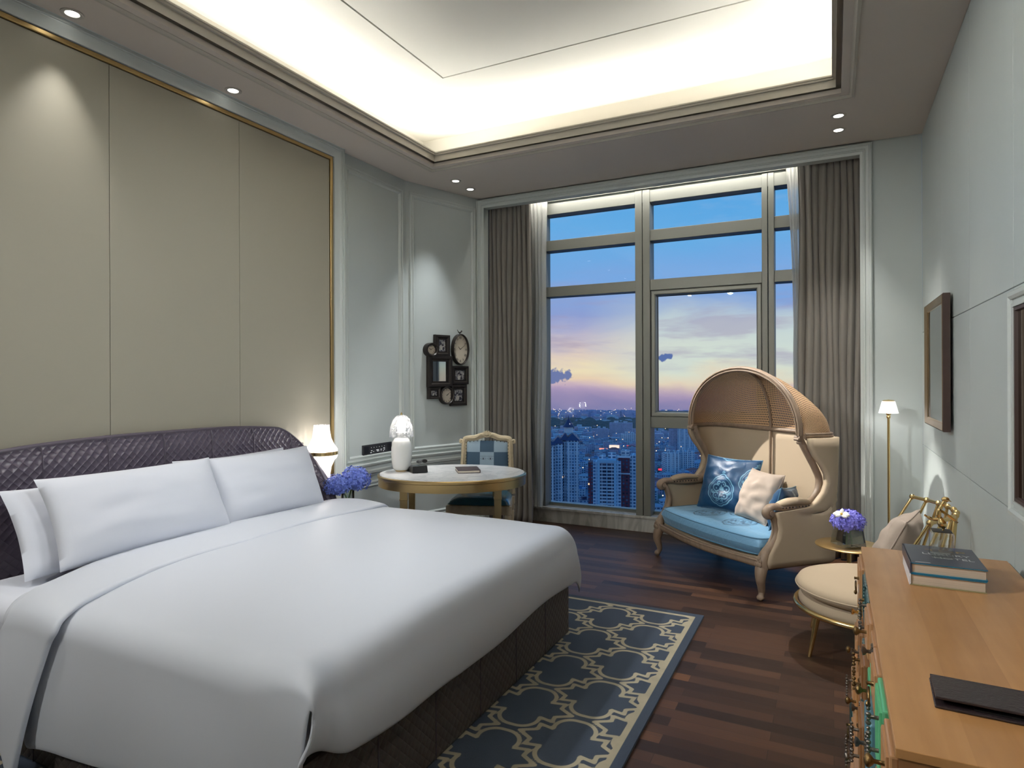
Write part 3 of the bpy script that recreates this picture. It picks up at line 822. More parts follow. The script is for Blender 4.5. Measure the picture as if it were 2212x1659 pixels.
def trim_path(P, d0):
    # keep the part of the U whose depth >= d0 at both ends
    i = 0
    while P[i + 1].y < d0 and i < len(P) // 2 - 2: i += 1
    a = P[i].lerp(P[i + 1], max(0, min(1, (d0 - P[i].y) / max(1e-6, P[i + 1].y - P[i].y))))
    j = len(P) - 1
    while P[j - 1].y < d0 and j > len(P) // 2 + 2: j -= 1
    b = P[j].lerp(P[j - 1], max(0, min(1, (d0 - P[j].y) / max(1e-6, P[j - 1].y - P[j].y))))
    return [a] + P[i + 1:j] + [b]
edge = [(.215, .03), (.25, .02), (.30, .035), (.35, .07), (.40, .10), (.46, .115), (.53, .10), (.570, .08), (.585, .36), (.62, .42), (.68, .475), (.74, .50), (.80, .495), (.86, .455), (.92, .40), (.98, .365), (1.045, .35)]
NU = 72
m = MB(); rows = []
for z, d0 in edge:
    P, L_ = resample(trim_path(UP, d0), NU); tp = .95 + .05 * (z / 1.05)
    rows.append(([Vector((p.x * tp, p.y * (.97 + .03 * z), z)) for p in P], L_))
for r, L_ in rows:
    for p in r: m.vert(p)
for a in range(len(rows) - 1):
    for j in range(NU):
        i0 = a * (NU + 1) + j
        ids = (i0, i0 + 1, i0 + NU + 2, i0 + NU + 1)
        m.face(ids, [(m.v[i].x + m.v[i].y, m.v[i].z) for i in ids])
m.build('upholstered_shell', M_linen, ls_, smooth=60, solid=.045, off=1)
def wood(name, pts, r, seg=10, flat=None, up=None, mt=M_oak, n=6, loop=False, rr=None):
    q = spl(pts, n)
    if rr: r = [rr[0] + (rr[1] - rr[0]) * k / (len(q) - 1) for k in range(len(q))]
    m = MB(); m.tube(q, r, seg, flat=flat, up=up, loop=loop); return m
def mir(pts, sgn): return [(sgn * x, y, z) for x, y, z in pts]
for sg in (-1, 1):
    # wing frame
    W = [(.560, .345, 1.05), (.570, .385, .97), (.572, .43, .90), (.572, .475, .83), (.575, .505, .76), (.577, .495, .69), (.58, .45, .635), (.582, .39, .60)]
    m = wood('w', mir(W, sg), .022, 10, (1, 1.25)); 
    m.tube([Vector((p[0] * sg * 1.0, p[1] - .012, p[2])) for p in spl(W, 6)], .008, 8)
    m.build('wing_frame', M_oak, ls_, smooth=60)
    # arm rail and scroll
    A = [(.582, .42, .592), (.585, .30, .588), (.588, .20, .590), (.59, .13, .600), (.592, .08, .604), (.594, .04, .592), (.595, .025, .568), (.595, .040, .546), (.595, .062, .548), (.595, .066, .566), (.595, .052, .572)]
    m = MB(); q = spl(mir(A, sg), 6); m.tube(q, [.024 - .010 * max(0, (k / (len(q) - 1) - .55)) / .45 for k in range(len(q))], 10, flat=(1, 1.3))
    m.tube([(sg * .56, .052, .570), (sg * .63, .052, .570)], .018, 12)
    m.build('arm_scroll', M_oak, ls_, smooth=60)
    m = MB(); q = [(sg * .588, .13 + .27 * k / 10, .612 + .018 * sin(pi * k / 10)) for k in range(11)]
    m.tube(q, [.020 + .012 * sin(pi * k / 10) ** .5 for k in range(11)], 12, flat=(.75, 1.25), up=(0, 0, 1))
    m.build('arm_pad', M_linen, ls_, smooth=60)
    for k in range(9):
        m = MB(); m.ball((sg * .622, .145 + .028 * k, .596), .0055, 8, 6); m.build('nail_head', M_darkmetal, ls_)
        m = MB(); m.ball((sg * .555, .145 + .028 * k, .596), .0055, 8, 6); m.build('nail_head', M_darkmetal, ls_)
    # front stile down to the knee
    S_ = [(.592, .075, .565), (.590, .098, .52), (.588, .115, .46), (.586, .105, .40), (.584, .070, .345), (.58, .028, .295), (.578, .010, .25), (.575, .012, .21)]
    m = MB(); q = spl(mir(S_, sg), 6); nq = len(q) - 1
    m.tube(q, [.021 + .016 * (k / nq) ** 2 for k in range(nq + 1)], 12, flat=(1, 1.2))
    m.tube([p + Vector((sg * .0, -.020 - .012 * (k / nq) ** 2, 0)) for k, p in enumerate(q)], .008, 8)
    m.build('front_stile', M_oak, ls_, smooth=60)
    # carved knee ornament
    m = MB()
    for dx, dz, r_ in ((0, .27, .016), (-.014, .255, .013), (.014, .255, .013), (-.018, .235, .012), (.018, .235, .012), (0, .235, .016), (-.010, .212, .011), (.010, .212, .011), (0, .195, .013), (0, .175, .009)):
        m.ball((sg * .577 + dx, -.022 + .15 * (dz - .22) * (dz > .24), dz), r_, 8, 6, (1, .7, 1.3))
    m.build('carved_shell', M_oak, ls_, smooth=60)
    # cabriole front leg
    Lg = [(.572, .015, .225), (.578, .000, .19), (.582, -.008, .14), (.576, .004, .09), (.572, .010, .055), (.576, .002, .035), (.580, -.006, .022), (.580, -.004, .010), (.580, -.004, .0)]
    m = MB(); q = spl(mir(Lg, sg), 5); nq = len(q) - 1
    def rad_(f):
        pts = [(0, .042), (.15, .038), (.35, .026), (.58, .0185), (.68, .019), (.76, .026), (.84, .024), (.90, .014), (1, .012)]
        for (a, ra), (b, rb) in zip(pts, pts[1:]):
            if f <= b: return ra + (rb - ra) * (f - a) / (b - a)
        return .012
    m.tube(q, [rad_(k / nq) for k in range(nq + 1)], 14, up=(0, 1, 0))
    m.build('leg', M_oak, ls_, smooth=70)
    # rear leg
    q = spl([(sg * .50, .52, .22), (sg * .505, .545, .14), (sg * .515, .585, .06), (sg * .52, .61, 0)], 5)
    m = MB(); m.tube(q, [.03 - .013 * k / (len(q) - 1) for k in range(len(q))], 10); m.build('leg', M_oak, ls_, smooth=70)
    # scroll bracket where the hood meets the wing
    m = MB(); m.tube([(sg * .545, .335, 1.045), (sg * .595, .335, 1.045)], .020, 14); m.tube([(sg * .545, .350, 1.013), (sg * .59, .350, 1.013)], .014, 12); m.tube([(sg * .55, .318, 1.035), (sg * .59, .318, 1.035)], .010, 12)
    m.build('scroll_bracket', M_oak, ls_, smooth=50)
# serpentine front rail
q = spl([(-.585, .02, .232), (-.42, -.008, .232), (-.2, -.030, .226), (0, -.038, .224), (.2, -.030, .226), (.42, -.008, .232), (.585, .02, .232)], 6)
m = MB(); m.tube(q, .030, 12, flat=(.95, .7), up=(0, 0, 1)); m.tube([p + Vector((0, -.018, .022)) for p in q], .008, 8)
m.build('front_rail', M_oak, ls_, smooth=60)
# base moulding round the sides and back
P, _ = resample(trim_path(UP, .03), 60)
m = MB(); m.tube([Vector((p.x * .975, p.y * .99 + .008, .215)) for p in P], .024, 10, flat=(.9, .9), up=(0, 0, 1)); m.tube([Vector((p.x * .99, p.y * 1.0 + .010, .236)) for p in P], .009, 8, up=(0, 0, 1))
m.build('base_moulding', M_oak, ls_, smooth=60)
# moulding between upholstery and cane
P, _ = resample(trim_path(UP, .345), 60)
m = MB(); m.tube([Vector((p.x * .985, p.y * .995, 1.055)) for p in P], .020, 10, flat=(.8, 1.0), up=(0, 0, 1)); m.tube([Vector((p.x, p.y + .0, 1.070)) for p in P], .0085, 8, up=(0, 0, 1)); m.tube([Vector((p.x, p.y, 1.040)) for p in P], .007, 8, up=(0, 0, 1))
m.build('hood_rail', M_oak, ls_, smooth=60)
# hood: front arch, central rib, cane dome
AH, AW, AD, AZ = .455, .580, .335, 1.06
def arch(th): return Vector((AW * cos(th), AD - .0, AZ + AH * sin(th) ** .92 if sin(th) > 0 else AZ))
q = [arch(pi * k / 60) for k in range(61)]
m = MB(); m.tube(q, .017, 10, flat=(1.1, 1.3), up=(0, 1, 0))
m.tube([p + Vector((0, -.02, 0)) + (p - Vector((0, AD, AZ))).normalized() * .010 for p in q], .0075, 8)
m.tube([p + Vector((0, -.02, 0)) - (p - Vector((0, AD, AZ))).normalized() * .010 for p in q], .006, 8)
m.build('front_arch', M_oak, ls_, smooth=60)
RP, RPL = resample([Vector((p.x * .985, p.y * .99, AZ)) for p in trim_path(UP, .345)], 60)
def dome(u, v):      # u: round the rim 0..1, v: 0 rim .. 1 arch
    A = arch(pi * u); B = RP[round(u * 60)]
    ph = v * pi / 2
    k = cos(ph); sxy = k ** .85 if k > 0 else 0
    return Vector((A.x + (B.x - A.x) * sxy, A.y + (B.y - A.y) * sxy, B.z + (A.z - B.z) * sin(ph)))
def cane():
    m = bpy.data.materials.new('woven_cane'); m.use_nodes = True; t = NT(m.node_tree); b = t.n['Principled BSDF']
    co = t.add('ShaderNodeTexCoord'); s = t.add('ShaderNodeSeparateXYZ', {0: co.outputs['UV']})
    k = pi / .016
    row = t.math('FLOOR', t.math('DIVIDE', s.outputs[1], .016))
    sh = t.math('MULTIPLY', t.math('MODULO', row, 2.), pi / 2)
    A = t.math('POWER', t.math('SINE', t.math('ADD', t.math('MULTIPLY', s.outputs[0], k), sh)), 2)
    B = t.math('POWER', t.math('SINE', t.math('MULTIPLY', s.outputs[1], k)), 2)
    h = t.math('MULTIPLY', A, B)
    hole = t.math('GREATER_THAN', h, .88)
    t.set(b, 'Base Color', t.ramp(h, [(.15, C3(204, 166, 126)), (.30, C3(150, 112, 76)), (.42, C3(46, 32, 20))])); t.set(b, 'Roughness', .55)
    t.set(b, 'Alpha', t.math('SUBTRACT', 1., hole))
    t.set(b, 'Normal', t.add('ShaderNodeBump', {'Height': h, 'Strength': .5, 'Distance': -.004}))
    return m
m = MB(); m.grid(dome, 60, 24, uvs=(1.56, .60))
m.build('cane_hood', cane(), ls_, smooth=80)
q = [dome(.5, k / 24) + Vector((0, -.006, -.004)) for k in range(24)]
m = MB(); m.tube(q, .012, 8, flat=(1, 1.2)); m.build('hood_rib', M_oak, ls_, smooth=60)
q = [dome(.5, k / 24) + Vector((0, .010, .004)) for k in range(25)]
m = MB(); m.tube(q, .010, 8); m.build('hood_rib', M_oak, ls_, smooth=60)
m = MB(); m.tube([(0, .632 - .02 * (1 - z / 1.05), z) for z in [.45 + .59 * k / 10 for k in range(11)]], .010, 8, flat=(1, 1)); m.build('back_rib', M_oak, ls_, smooth=60)
# seat deck + velvet cushion with medallions
m = MB(); m.box(-.545, .545, .03, .57, .215, .27); m.build('seat_deck', M_linen, ls_, smooth=0, bevel=.01)
def medal(x, y, R, lw_=1.):
    # ogee medallion: scalloped double outline with a pointed top, scrolls and a palmette inside
    if hypot(x, y) > R * 1.5: return 9
    r = hypot(x, y); a = atan2(y, x); k = r / R
    up = max(0., sin(a)) ** 14 * .16 + max(0., -sin(a)) ** 14 * .05
    o = R * (.93 + up - .055 * (1 - abs(cos(5 * a + pi / 2)) ** .7))
    d = min(abs(r - o) - .0034 * lw_, abs(r - o * .86) - .0014 * lw_)
    ax = abs(x)
    def arc(cx, cy, rr, w_, a0, a1):
        q = atan2(y - cy, ax - cx); 
        return abs(hypot(ax - cx, y - cy) - rr) - w_ if a0 <= q <= a1 else 9
    for cx, cy, rr, a0, a1 in ((.36, .18, .20, -2.6, 2.2), (.34, -.30, .19, -2.4, 2.6), (.16, .46, .13, -1.5, 2.8), (.58, -.06, .11, -3.0, 1.2), (.14, -.62, .12, -.6, 3.1)):
        d = min(d, arc(cx * R, cy * R, rr * R, .0032 * lw_, a0, a1))
        d = min(d, hypot(ax - cx * R, y - (cy - .02) * R) - .045 * R)
    # palmette petals
    for th, ln in ((0, .36), (.5, .28), (1.0, .22)):
        ux, uy = sin(th), cos(th); t_ = ax * ux + (y - .05 * R) * uy; n_ = abs(ax * uy - (y - .05 * R) * ux)
        if 0 < t_ < ln * R: d = min(d, n_ - .055 * R * sin(pi * t_ / (ln * R)))
    t_ = -(y + .10 * R)
    if 0 < t_ < .5 * R: d = min(d, ax - .03 * R)
    yy = y - R * 1.24; d = min(d, max(abs(ax) + abs(yy) * .6 - R * .075, 0) if abs(yy) < R * .12 else 9, hypot(ax - R * .09, yy + R * .03) - R * .04)
    return d
M_velvet = pattern_mat('blue_velvet_with_medallions', (34, 78, 116), (118, 166, 200), .45, sheen=.6, soft=.0025, bump=(22, .45), nvar=.15)
def cushpat(u, v):
    x = (2 * u - 1) * .56; y = (2 * v - 1) * .29
    best = 9
    for cx, cy in ((-.36, .09), (-.02, .10), (.33, .09), (-.17, -.09), (.18, -.10)):
        best = min(best, medal(x - cx, (y - cy) * .92, .112, 1.5))
    return -best
def cushpat_side(u, v): return -1
m = MB()
def cush(side, inner):
    def g(u, v):
        a, b = 2 * u - 1, 2 * v - 1
        k = max(0, (1 - abs(a) ** 16) * (1 - abs(b) ** 12)) ** .33
        x = .556 * a * (1 - .012 * (1 - k)); y = .30 + .29 * b
        y -= .055 * (1 - a * a) * max(0, -b) ; 
        z = .335 + side * (.068 * k) + (.012 * (1 - a * a) * (1 - b * b) if side > 0 else 0)
        z += .003 * noise.noise(Vector((x * 9, y * 12, 2)))
        if side > 0: z -= .003 * sum(math.exp(-((x - cx) ** 2 + (y - .30 - cy) ** 2) / .0009) for cx, cy in ((-.36, .09), (-.02, .10), (.33, .09), (-.17, -.09), (.18, -.10)))
        return (x, y, z)
    return g
m.grid(cush(1, 0), 240, 130, att=cushpat, uvs=(1.1, .6)); m.grid(cush(-1, 0), 60, 30, att=cushpat_side, uvs=(1.1, .6), flip=True)
sc_ = m.build('seat_cushion', M_velvet, ls_, smooth=60)
def ring_pts(z, k_):
    pts = []
    for i in range(4 * 20):
        s_, r_ = divmod(i, 20); r_ = r_ / 20 * 2 - 1
        a, b = [(r_, -1), (1, r_), (-r_, 1), (-1, -r_)][s_]
        n_ = (abs(a) ** 12 + abs(b) ** 12) ** (1 / 12.); a /= n_; b /= n_
        y = .30 + .288 * b - .055 * (1 - a * a) * max(0, -b); pts.append((.554 * a * k_, y, z))
    return pts
M_vpipe = mat('blue_velvet_piping', (74, 124, 156), .5, sheen=.5)
for z in (.388, .285):
    m = MB(); m.tube(ring_pts(z, 1.0), .0048, 8, loop=True); m.build('piping', M_vpipe, sc_, smooth=60)

# loose cushions on the loveseat
def lw(x, y, z): return Vector((LM.x + x * cos(LA) - y * sin(LA), LM.y + x * sin(LA) + y * cos(LA), z))
def lv(x, y, z): return Vector((x * cos(LA) - y * sin(LA), x * sin(LA) + y * cos(LA), z))
def medpil(u, v):
    x = (2 * u - 1) * .24; y = (2 * v - 1) * .21
    return -min(medal(x + .005, y + .070, .118), medal(x - .235, y - .03, .11), medal(x + .02, y - .29, .11))
M_vdark = pattern_mat('deep_blue_velvet_with_medallion', (126, 178, 206), (14, 62, 100), .45, sheen=.3, soft=.0025, bump=(16, .38), nvar=.3)
def cushion(c, ang, tilt, w_, h_, t_, matl, label, seed, att=None, pipe=None, rollz=0, n=60):
    X_ = lv(cos(ang), sin(ang), 0); Bk = lv(-sin(ang), cos(ang), 0)
    up = Vector((0, 0, 1)) * cos(tilt) + Bk * sin(tilt)
    if rollz: q = X_ * cos(rollz) + up * sin(rollz); up = -X_ * sin(rollz) + up * cos(rollz); X_ = q
    N_ = X_.cross(up)
    return pillow('cushion', w_, h_, t_, axes(lw(*c), X_, up, N_), matl, label, 'cushion', None, seed, pw=2.4, n=n, att=att, wr=.010, pipe=pipe, pinch=.06)
cushion((-.20, .40, .61), radians(14), radians(20), .50, .44, .17, M_vdark, 'large blue velvet cushion with pale medallion on the loveseat', 3, att=medpil, pipe=M_vpipe, n=150)
cushion((.17, .36, .585), radians(-8), radians(24), .38, .38, .17, M_linen2, 'plain beige linen cushion on the loveseat between the blue ones', 8, pipe=M_linen2)
cushion((.43, .33, .55), radians(-62), radians(14), .34, .30, .14, M_vdark, 'small blue velvet cushion tucked against the right arm of the loveseat', 12, att=lambda u, v: -medal((2 * u - 1) * .17, (2 * v - 1) * .15, .11), pipe=M_vpipe, n=100, rollz=.1)

# ------------------------------------------------------------------ curtains
def curtain(name, x0, x1, y, ztop, zbot, nf, amp, matl, label, cat, seed, swoop=None, sol=.004):
    rnd = random.Random(seed); ph = [rnd.uniform(-.5, .5) for _ in range(nf + 2)]; am = [rnd.uniform(.6, 1.2) for _ in range(nf + 2)]
    m = MB(); nu, nv = nf * 14, 40
    def g(u, v):
        z = zbot + (ztop - zbot) * v
        f = u * nf; k = int(min(f, nf - 1)); fr = f - k
        a = (am[k] * (1 - fr) + am[k + 1] * fr) * amp * (1 - .35 * v ** 6)
        p = ph[k] * (1 - fr) + ph[k + 1] * fr
        xx0, xx1 = x0, x1
        if swoop: xx0, xx1 = swoop(v)
        s_ = sin(2 * pi * f + p + .35 * sin(v * 3 + seed))
        yy = y + a * (abs(s_) ** .8) * (1 if s_ > 0 else -1)
        if v > .9: yy += .010 * sin(6 * pi * f) * (v - .9) * 10
        x = xx0 + (xx1 - xx0) * u + .012 * sin(2 * pi * f * 1.0 + 1.2) + .008 * sin(3 * z + k)
        if v < .04: yy -= .02 * (1 - v / .04) * (1 + .6 * sin(5 * f)); 
        return (x, yy, z)
    m.grid(g, nu, nv)
    o = m.build(name, matl, None, smooth=80, solid=sol)
    return tag(o, label, cat)
def sheer_mat():
    m = bpy.data.materials.new('white_sheer_voile'); m.use_nodes = True; t = NT(m.node_tree); t.n.clear()
    d = t.add('ShaderNodeBsdfDiffuse', {0: C4(226, 226, 220)}); tl = t.add('ShaderNodeBsdfTranslucent', {0: C4(226, 226, 220)})
    tr = t.add('ShaderNodeBsdfTransparent'); a = t.add('ShaderNodeMixShader', {0: .4, 1: d, 2: tl}); b = t.add('ShaderNodeMixShader', {0: .28, 1: a, 2: tr})
    t.l.new(b.outputs[0], t.add('ShaderNodeOutputMaterial').inputs[0]); return m
M_sheer = sheer_mat()
curtain('curtain', -3.165, -2.665, 5.735, 3.30, .012, 9, .038, M_curtain, 'taupe velvet curtain drawn to the left side of the window, behind the desk chair', 'curtain', 3)
curtain('curtain', -.258, .196, 5.735, 3.30, .012, 9, .038, M_curtain, 'taupe velvet curtain drawn to the right side of the window, behind the hooded loveseat', 'curtain', 8)
curtain('sheer_curtain', -2.70, -2.57, 5.84, 3.30, .17, 4, .016, M_sheer, 'narrow gathered white sheer beside the left curtain', 'sheer curtain', 5, sol=0,
        swoop=lambda v: (-2.72, -2.545 - .045 * (1 - v)))
curtain('sheer_curtain', -.36, -.26, 5.84, 3.30, .17, 3, .012, M_sheer, 'narrow gathered white sheer beside the right curtain', 'sheer curtain', 6, sol=0,
        swoop=lambda v: (-.355 + .075 * min(1, (1 - v) / .45), -.245))

# ------------------------------------------------------------------ oval desk
DC = Vector((-2.584, 4.129, 0)); DA = YAW + radians(3)
desk = tag(empty('desk', DC, DA), 'oval writing desk with white marble top, brushed gold apron and tapered gold legs', 'desk')
A_, B_ = .555, .44
m = MB(); m.lathe([(.0001, .722), (.985, .722), (1, .728), (1, .736), (.99, .742), (.0001, .742)], 96, sx=A_ - .006, sy=B_ - .006)
def wmarble():
    m = bpy.data.materials.new('white_marble'); m.use_nodes = True; t = NT(m.node_tree); b = t.n['Principled BSDF']
    co = t.add('ShaderNodeTexCoord'); n = t.add('ShaderNodeTexNoise', {'Vector': co.outputs['Object'], 'Scale': 4., 'Detail': 7., 'Distortion': 2.})
    t.set(b, 'Base Color', t.ramp(n.outputs[0], [(.4, C3(240, 240, 240)), (.5, C3(222, 223, 224)), (.54, C3(242, 242, 241))])); t.set(b, 'Roughness', .15); return m
m.build('tabletop', wmarble(), desk, smooth=40)
m = MB(); rr = [(1.0, .655), (1.0, .712), (1.012, .716), (1.012, .732), (.995, .738), (.985, .738), (.985, .716), (.96, .716), (.96, .655)]
m.lathe(rr + [rr[0]], 96, sx=A_, sy=B_, caps=False); m.build('apron', M_gold, desk, smooth=35)
for sx_, sy_ in ((-1, -1), (1, -1), (1, 1), (-1, 1)):
    lx, ly = sx_ * .335, sy_ * .275
    m = MB()
    def sq(h, z): return [(lx - h, ly - h, z), (lx + h, ly - h, z), (lx + h, ly + h, z), (lx - h, ly + h, z)]
    m.loft([sq(.019, .016 if sx_ < 0 and sy_ < 0 else 0), (sq(.026, .58)), sq(.026, .585), sq(.029, .586), sq(.029, .597), sq(.027, .598), sq(.028, .72)])
    m.build('leg', M_gold, desk, smooth=0, bevel=.002)
def ond(x, y, z=.742): return Vector((DC.x + x * cos(DA) - y * sin(DA), DC.y + x * sin(DA) + y * cos(DA), z))

# ------------------------------------------------------------------ desk chair
CHX = Vector((cos(YAW + radians(5)), sin(YAW + radians(5)), 0))
ch = tag(empty('desk_chair', (-2.675, 4.83, 0), YAW + radians(-6)), 'carved cream desk chair with teal leather seat and blue checkered back panel', 'chair')
# local: x width, y back(+), back frame at y=0, seat in front (-y)
fr = spl([(-.225, .0, .46), (-.218, .01, .60), (-.205, .03, .78), (-.20, .045, .905), (-.175, .05, .93), (-.11, .052, .935), (-.05, .054, .955), (0, .054, .962), (.05, .054, .955), (.11, .052, .935), (.175, .05, .93), (.20, .045, .905), (.205, .03, .78), (.218, .01, .60), (.225, 0, .46)], 6)
m = MB(); m.tube(fr, .020, 10, flat=(.9, 1.25), up=(0, 1, 0)); m.tube([p + Vector((0, -.02, 0)) for p in fr], .006, 6); m.build('back_frame', M_cream, ch, smooth=60)
m = MB(); m.tube(spl([(-.21, .005, .585), (0, .0, .578), (.21, .005, .585)], 6), .018, 10); m.build('back_rail', M_cream, ch, smooth=60)
for sg in (-1, 1):
    m = MB(); m.tube(spl([(sg * .205, .04, .905), (sg * .235, .04, .918), (sg * .238, .038, .895), (sg * .222, .038, .897), (sg * .224, .038, .907)], 5), .010, 8); m.build('scroll', M_cream, ch, smooth=60)
m = MB()
for k in range(7):
    a = pi * (k + .0) / 6; m.tube([(0, .035, .962), (.024 * cos(a), .028, .966 + .020 * sin(a)), (.040 * cos(a), .03, .970 + .032 * sin(a))], [.008, .010, .004], 8)
m.ball((0, .022, .966), .013, 10, 8); m.tube(spl([(-.085, .035, .945), (-.05, .03, .968), (-.025, .03, .955), (0, .03, .945), (.025, .03, .955), (.05, .03, .968), (.085, .035, .945)], 5), .007, 8)
m.build('crest_carving', M_cream, ch, smooth=60)
def checker_mat():
    m = bpy.data.materials.new('blue_grey_check_fabric'); m.use_nodes = True; t = NT(m.node_tree); b = t.n['Principled BSDF']
    co = t.add('ShaderNodeTexCoord'); s = t.add('ShaderNodeSeparateXYZ', {0: co.outputs['Object']})
    cx_ = t.math('FLOOR', t.math('DIVIDE', t.math('ADD', s.outputs[0], .061), .122)); cz_ = t.math('FLOOR', t.math('DIVIDE', t.math('SUBTRACT', s.outputs[2], .815), .118))
    par = t.math('ABSOLUTE', t.math('MODULO', t.math('ADD', cx_, cz_), 2.))
    colr = t.mix(par, C4(60, 86, 110), C4(156, 178, 196))
    # generic pencil-drawn eyes on the pale square
    def eye(cx, cz, prev):
        dx = t.math('DIVIDE', t.math('SUBTRACT', s.outputs[0], cx), .022); dz = t.math('DIVIDE', t.math('SUBTRACT', s.outputs[2], cz), .009)
        dz2 = t.math('ADD', dz, t.math('MULTIPLY', t.math('MULTIPLY', dx, dx), .0))
        d = t.math('ADD', t.math('MULTIPLY', dx, dx), t.math('MULTIPLY', dz2, dz2))
        rim = t.ramp(t.math('ABSOLUTE', t.math('SUBTRACT', d, 1.)), [(0, (1,) * 3), (.35, (0,) * 3)])
        dp = t.math('ADD', t.math('POWER', t.math('MULTIPLY', dx, 2.6), 2), t.math('POWER', dz, 2))
        pup = t.math('LESS_THAN', dp, .8)
        bz = t.math('SUBTRACT', dz, 2.3); brow = t.math('ADD', t.math('MULTIPLY', dx, t.math('MULTIPLY', dx, .25)), t.math('MULTIPLY', bz, t.math('MULTIPLY', bz, 4.)))
        bw = t.math('LESS_THAN', brow, .5)
        k = t.math('MAXIMUM', t.math('MAXIMUM', t.math('MULTIPLY', rim, .7), t.math('MULTIPLY', pup, .9)), t.math('MULTIPLY', bw, .4))
        return t.mix(k, prev, C4(62, 70, 84))
    colr = eye(-.031, .758, colr); colr = eye(.031, .758, colr)
    t.set(b, 'Base Color', colr); t.set(b, 'Roughness', .8); return m
M_check = checker_mat()
m = MB()
def bp(side):
    def g(u, v):
        a, b = 2 * u - 1, 2 * v - 1
        z = .745 + .150 * b + (.018 * (1 - a * a) if b > 0 else 0) * b
        k = max(0, (1 - abs(a) ** 6) * (1 - abs(b) ** 6)) ** .5
        return (a * .182, .018 + .10 * (z - .6) * .8 - side * .022 * k, z)
    return g
m.grid(bp(1), 30, 24, uvs=(.36, .3)); m.grid(bp(-1), 30, 24, flip=True)
m.build('back_panel', M_check, ch, smooth=60, merge=True)
for k in range(44):
    s_ = k / 44 * 4; i = int(s_); f = s_ - i; a, b = [(2 * f - 1, -1), (1, 2 * f - 1), (1 - 2 * f, 1), (-1, 1 - 2 * f)][i]
    z = .745 + .150 * b + (.018 * (1 - a * a) if b > 0 else 0)
    m = MB(); m.ball((a * .185, .012 + .08 * (z - .6) - .006, z), .0042, 6, 4); m.build('nail_head', M_darkmetal, ch)
m = MB()
def seatp(x, b):   # b -1 back .. 1 front
    return x
def st(side):
    def g(u, v):
        a, b = 2 * u - 1, 2 * v - 1
        hw = .222 + .028 * (-b + 1) / 2
        k = max(0, (1 - abs(a) ** 5) * (1 - abs(b) ** 5)) ** .5
        return (a * hw, -.235 + .235 * b - .02 * (1 - a * a) * max(0, -b), .452 + (.060 * k if side > 0 else -.02 * k))
    return g
m.grid(st(1), 30, 26); m.grid(st(-1), 30, 26, flip=True); m.build('seat', M_teal, ch, smooth=70, merge=True)
m = MB(); m.loft([[(-.248, -.475, z), (0, -.495, z), (.248, -.475, z), (.225, 0, z), (-.225, 0, z)] for z in (.375, .445)]); m.build('seat_rail', M_cream, ch, smooth=0, bevel=.006)
for k in range(27):
    a = -1 + 2 * k / 26; m = MB(); m.ball((a * .247, -.475 - .021 * (1 - a * a), .446), .0042, 6, 4); m.build('nail_head', M_gold, ch)
for lx, ly in ((-.235, -.455), (.235, -.455), (-.215, -.01), (.215, -.01)):
    m = MB(); T_ = (lx, ly, 0)
    m.lathe([(.0001, 0), (.013, 0), (.015, .02), (.012, .03), (.024, .30), (.026, .315), (.020, .325), (.027, .34), (.028, .36), (.022, .372), (.030, .378), (.030, .44), (.0001, .44)], 16, c=T_)
    m.build('leg', M_cream, ch, smooth=40)

# ------------------------------------------------------------------ table lamp
def glow(name, col, strength, alpha=1.):
    m = bpy.data.materials.new(name); m.use_nodes = True; t = NT(m.node_tree); t.n.clear()
    e = t.add('ShaderNodeEmission', {0: C4(*col), 1: strength}); tr = t.add('ShaderNodeBsdfTransparent'); d = t.add('ShaderNodeBsdfTranslucent', {0: C4(240, 240, 240)})
    a = t.add('ShaderNodeMixShader', {0: .5, 1: e, 2: d}); b = t.add('ShaderNodeMixShader', {0: alpha, 1: tr, 2: a})
    t.l.new(b.outputs[0], t.add('ShaderNodeOutputMaterial').inputs[0]); return m
def crackle():
    m = bpy.data.materials.new('cut_crystal_shade'); m.use_nodes = True; t = NT(m.node_tree); t.n.clear()
    co = t.add('ShaderNodeTexCoord'); v = t.add('ShaderNodeTexVoronoi', {'Vector': co.outputs['Object'], 'Scale': 70.}, feature='DISTANCE_TO_EDGE')
    ln = t.ramp(v.outputs[0], [(.04, (1,) * 3), (.12, (0,) * 3)])
    bp_ = t.add('ShaderNodeBump', {'Height': v.outputs[0], 'Strength': 1., 'Distance': .01})
    tr = t.add('ShaderNodeBsdfTransparent', {0: (.93, .94, .95, 1)}); gl = t.add('ShaderNodeBsdfGlossy', {0: (1, 1, 1, 1), 'Roughness': .08, 'Normal': bp_}); tl = t.add('ShaderNodeBsdfTranslucent', {0: (1, 1, 1, 1), 'Normal': bp_})
    a = t.add('ShaderNodeMixShader', {0: .35, 1: gl, 2: tl}); b = t.add('ShaderNodeMixShader', {0: t.math('MULTIPLY_ADD', ln, .34, .03), 1: tr, 2: a})
    t.l.new(b.outputs[0], t.add('ShaderNodeOutputMaterial').inputs[0]); return m
M_crackle = crackle(); M_bulb = glow('lit_opal_bulb', (255, 246, 236), 5.)
def pt_light(name, loc, power, colr, r, parent):
    d = bpy.data.lights.new(name, 'POINT'); d.energy = power; d.color = colr; d.shadow_soft_size = r
    o = bpy.data.objects.new(name, d); COL.objects.link(o); o.location = loc; o.parent = parent; return o
tl = tag(empty('table_lamp', (-3.02, 4.085, .7425)), 'white ceramic bottle lamp with a lit cut-crystal shade, standing on the oval desk', 'table lamp')
tl.location = ond(-.395, .095, .7425)
m = MB(); m.lathe([(.0001, 0), (.046, 0), (.048, .004), (.048, .008), (.044, .010), (.0001, .010)], 32); m.build('foot', M_brassdark, tl, smooth=40)
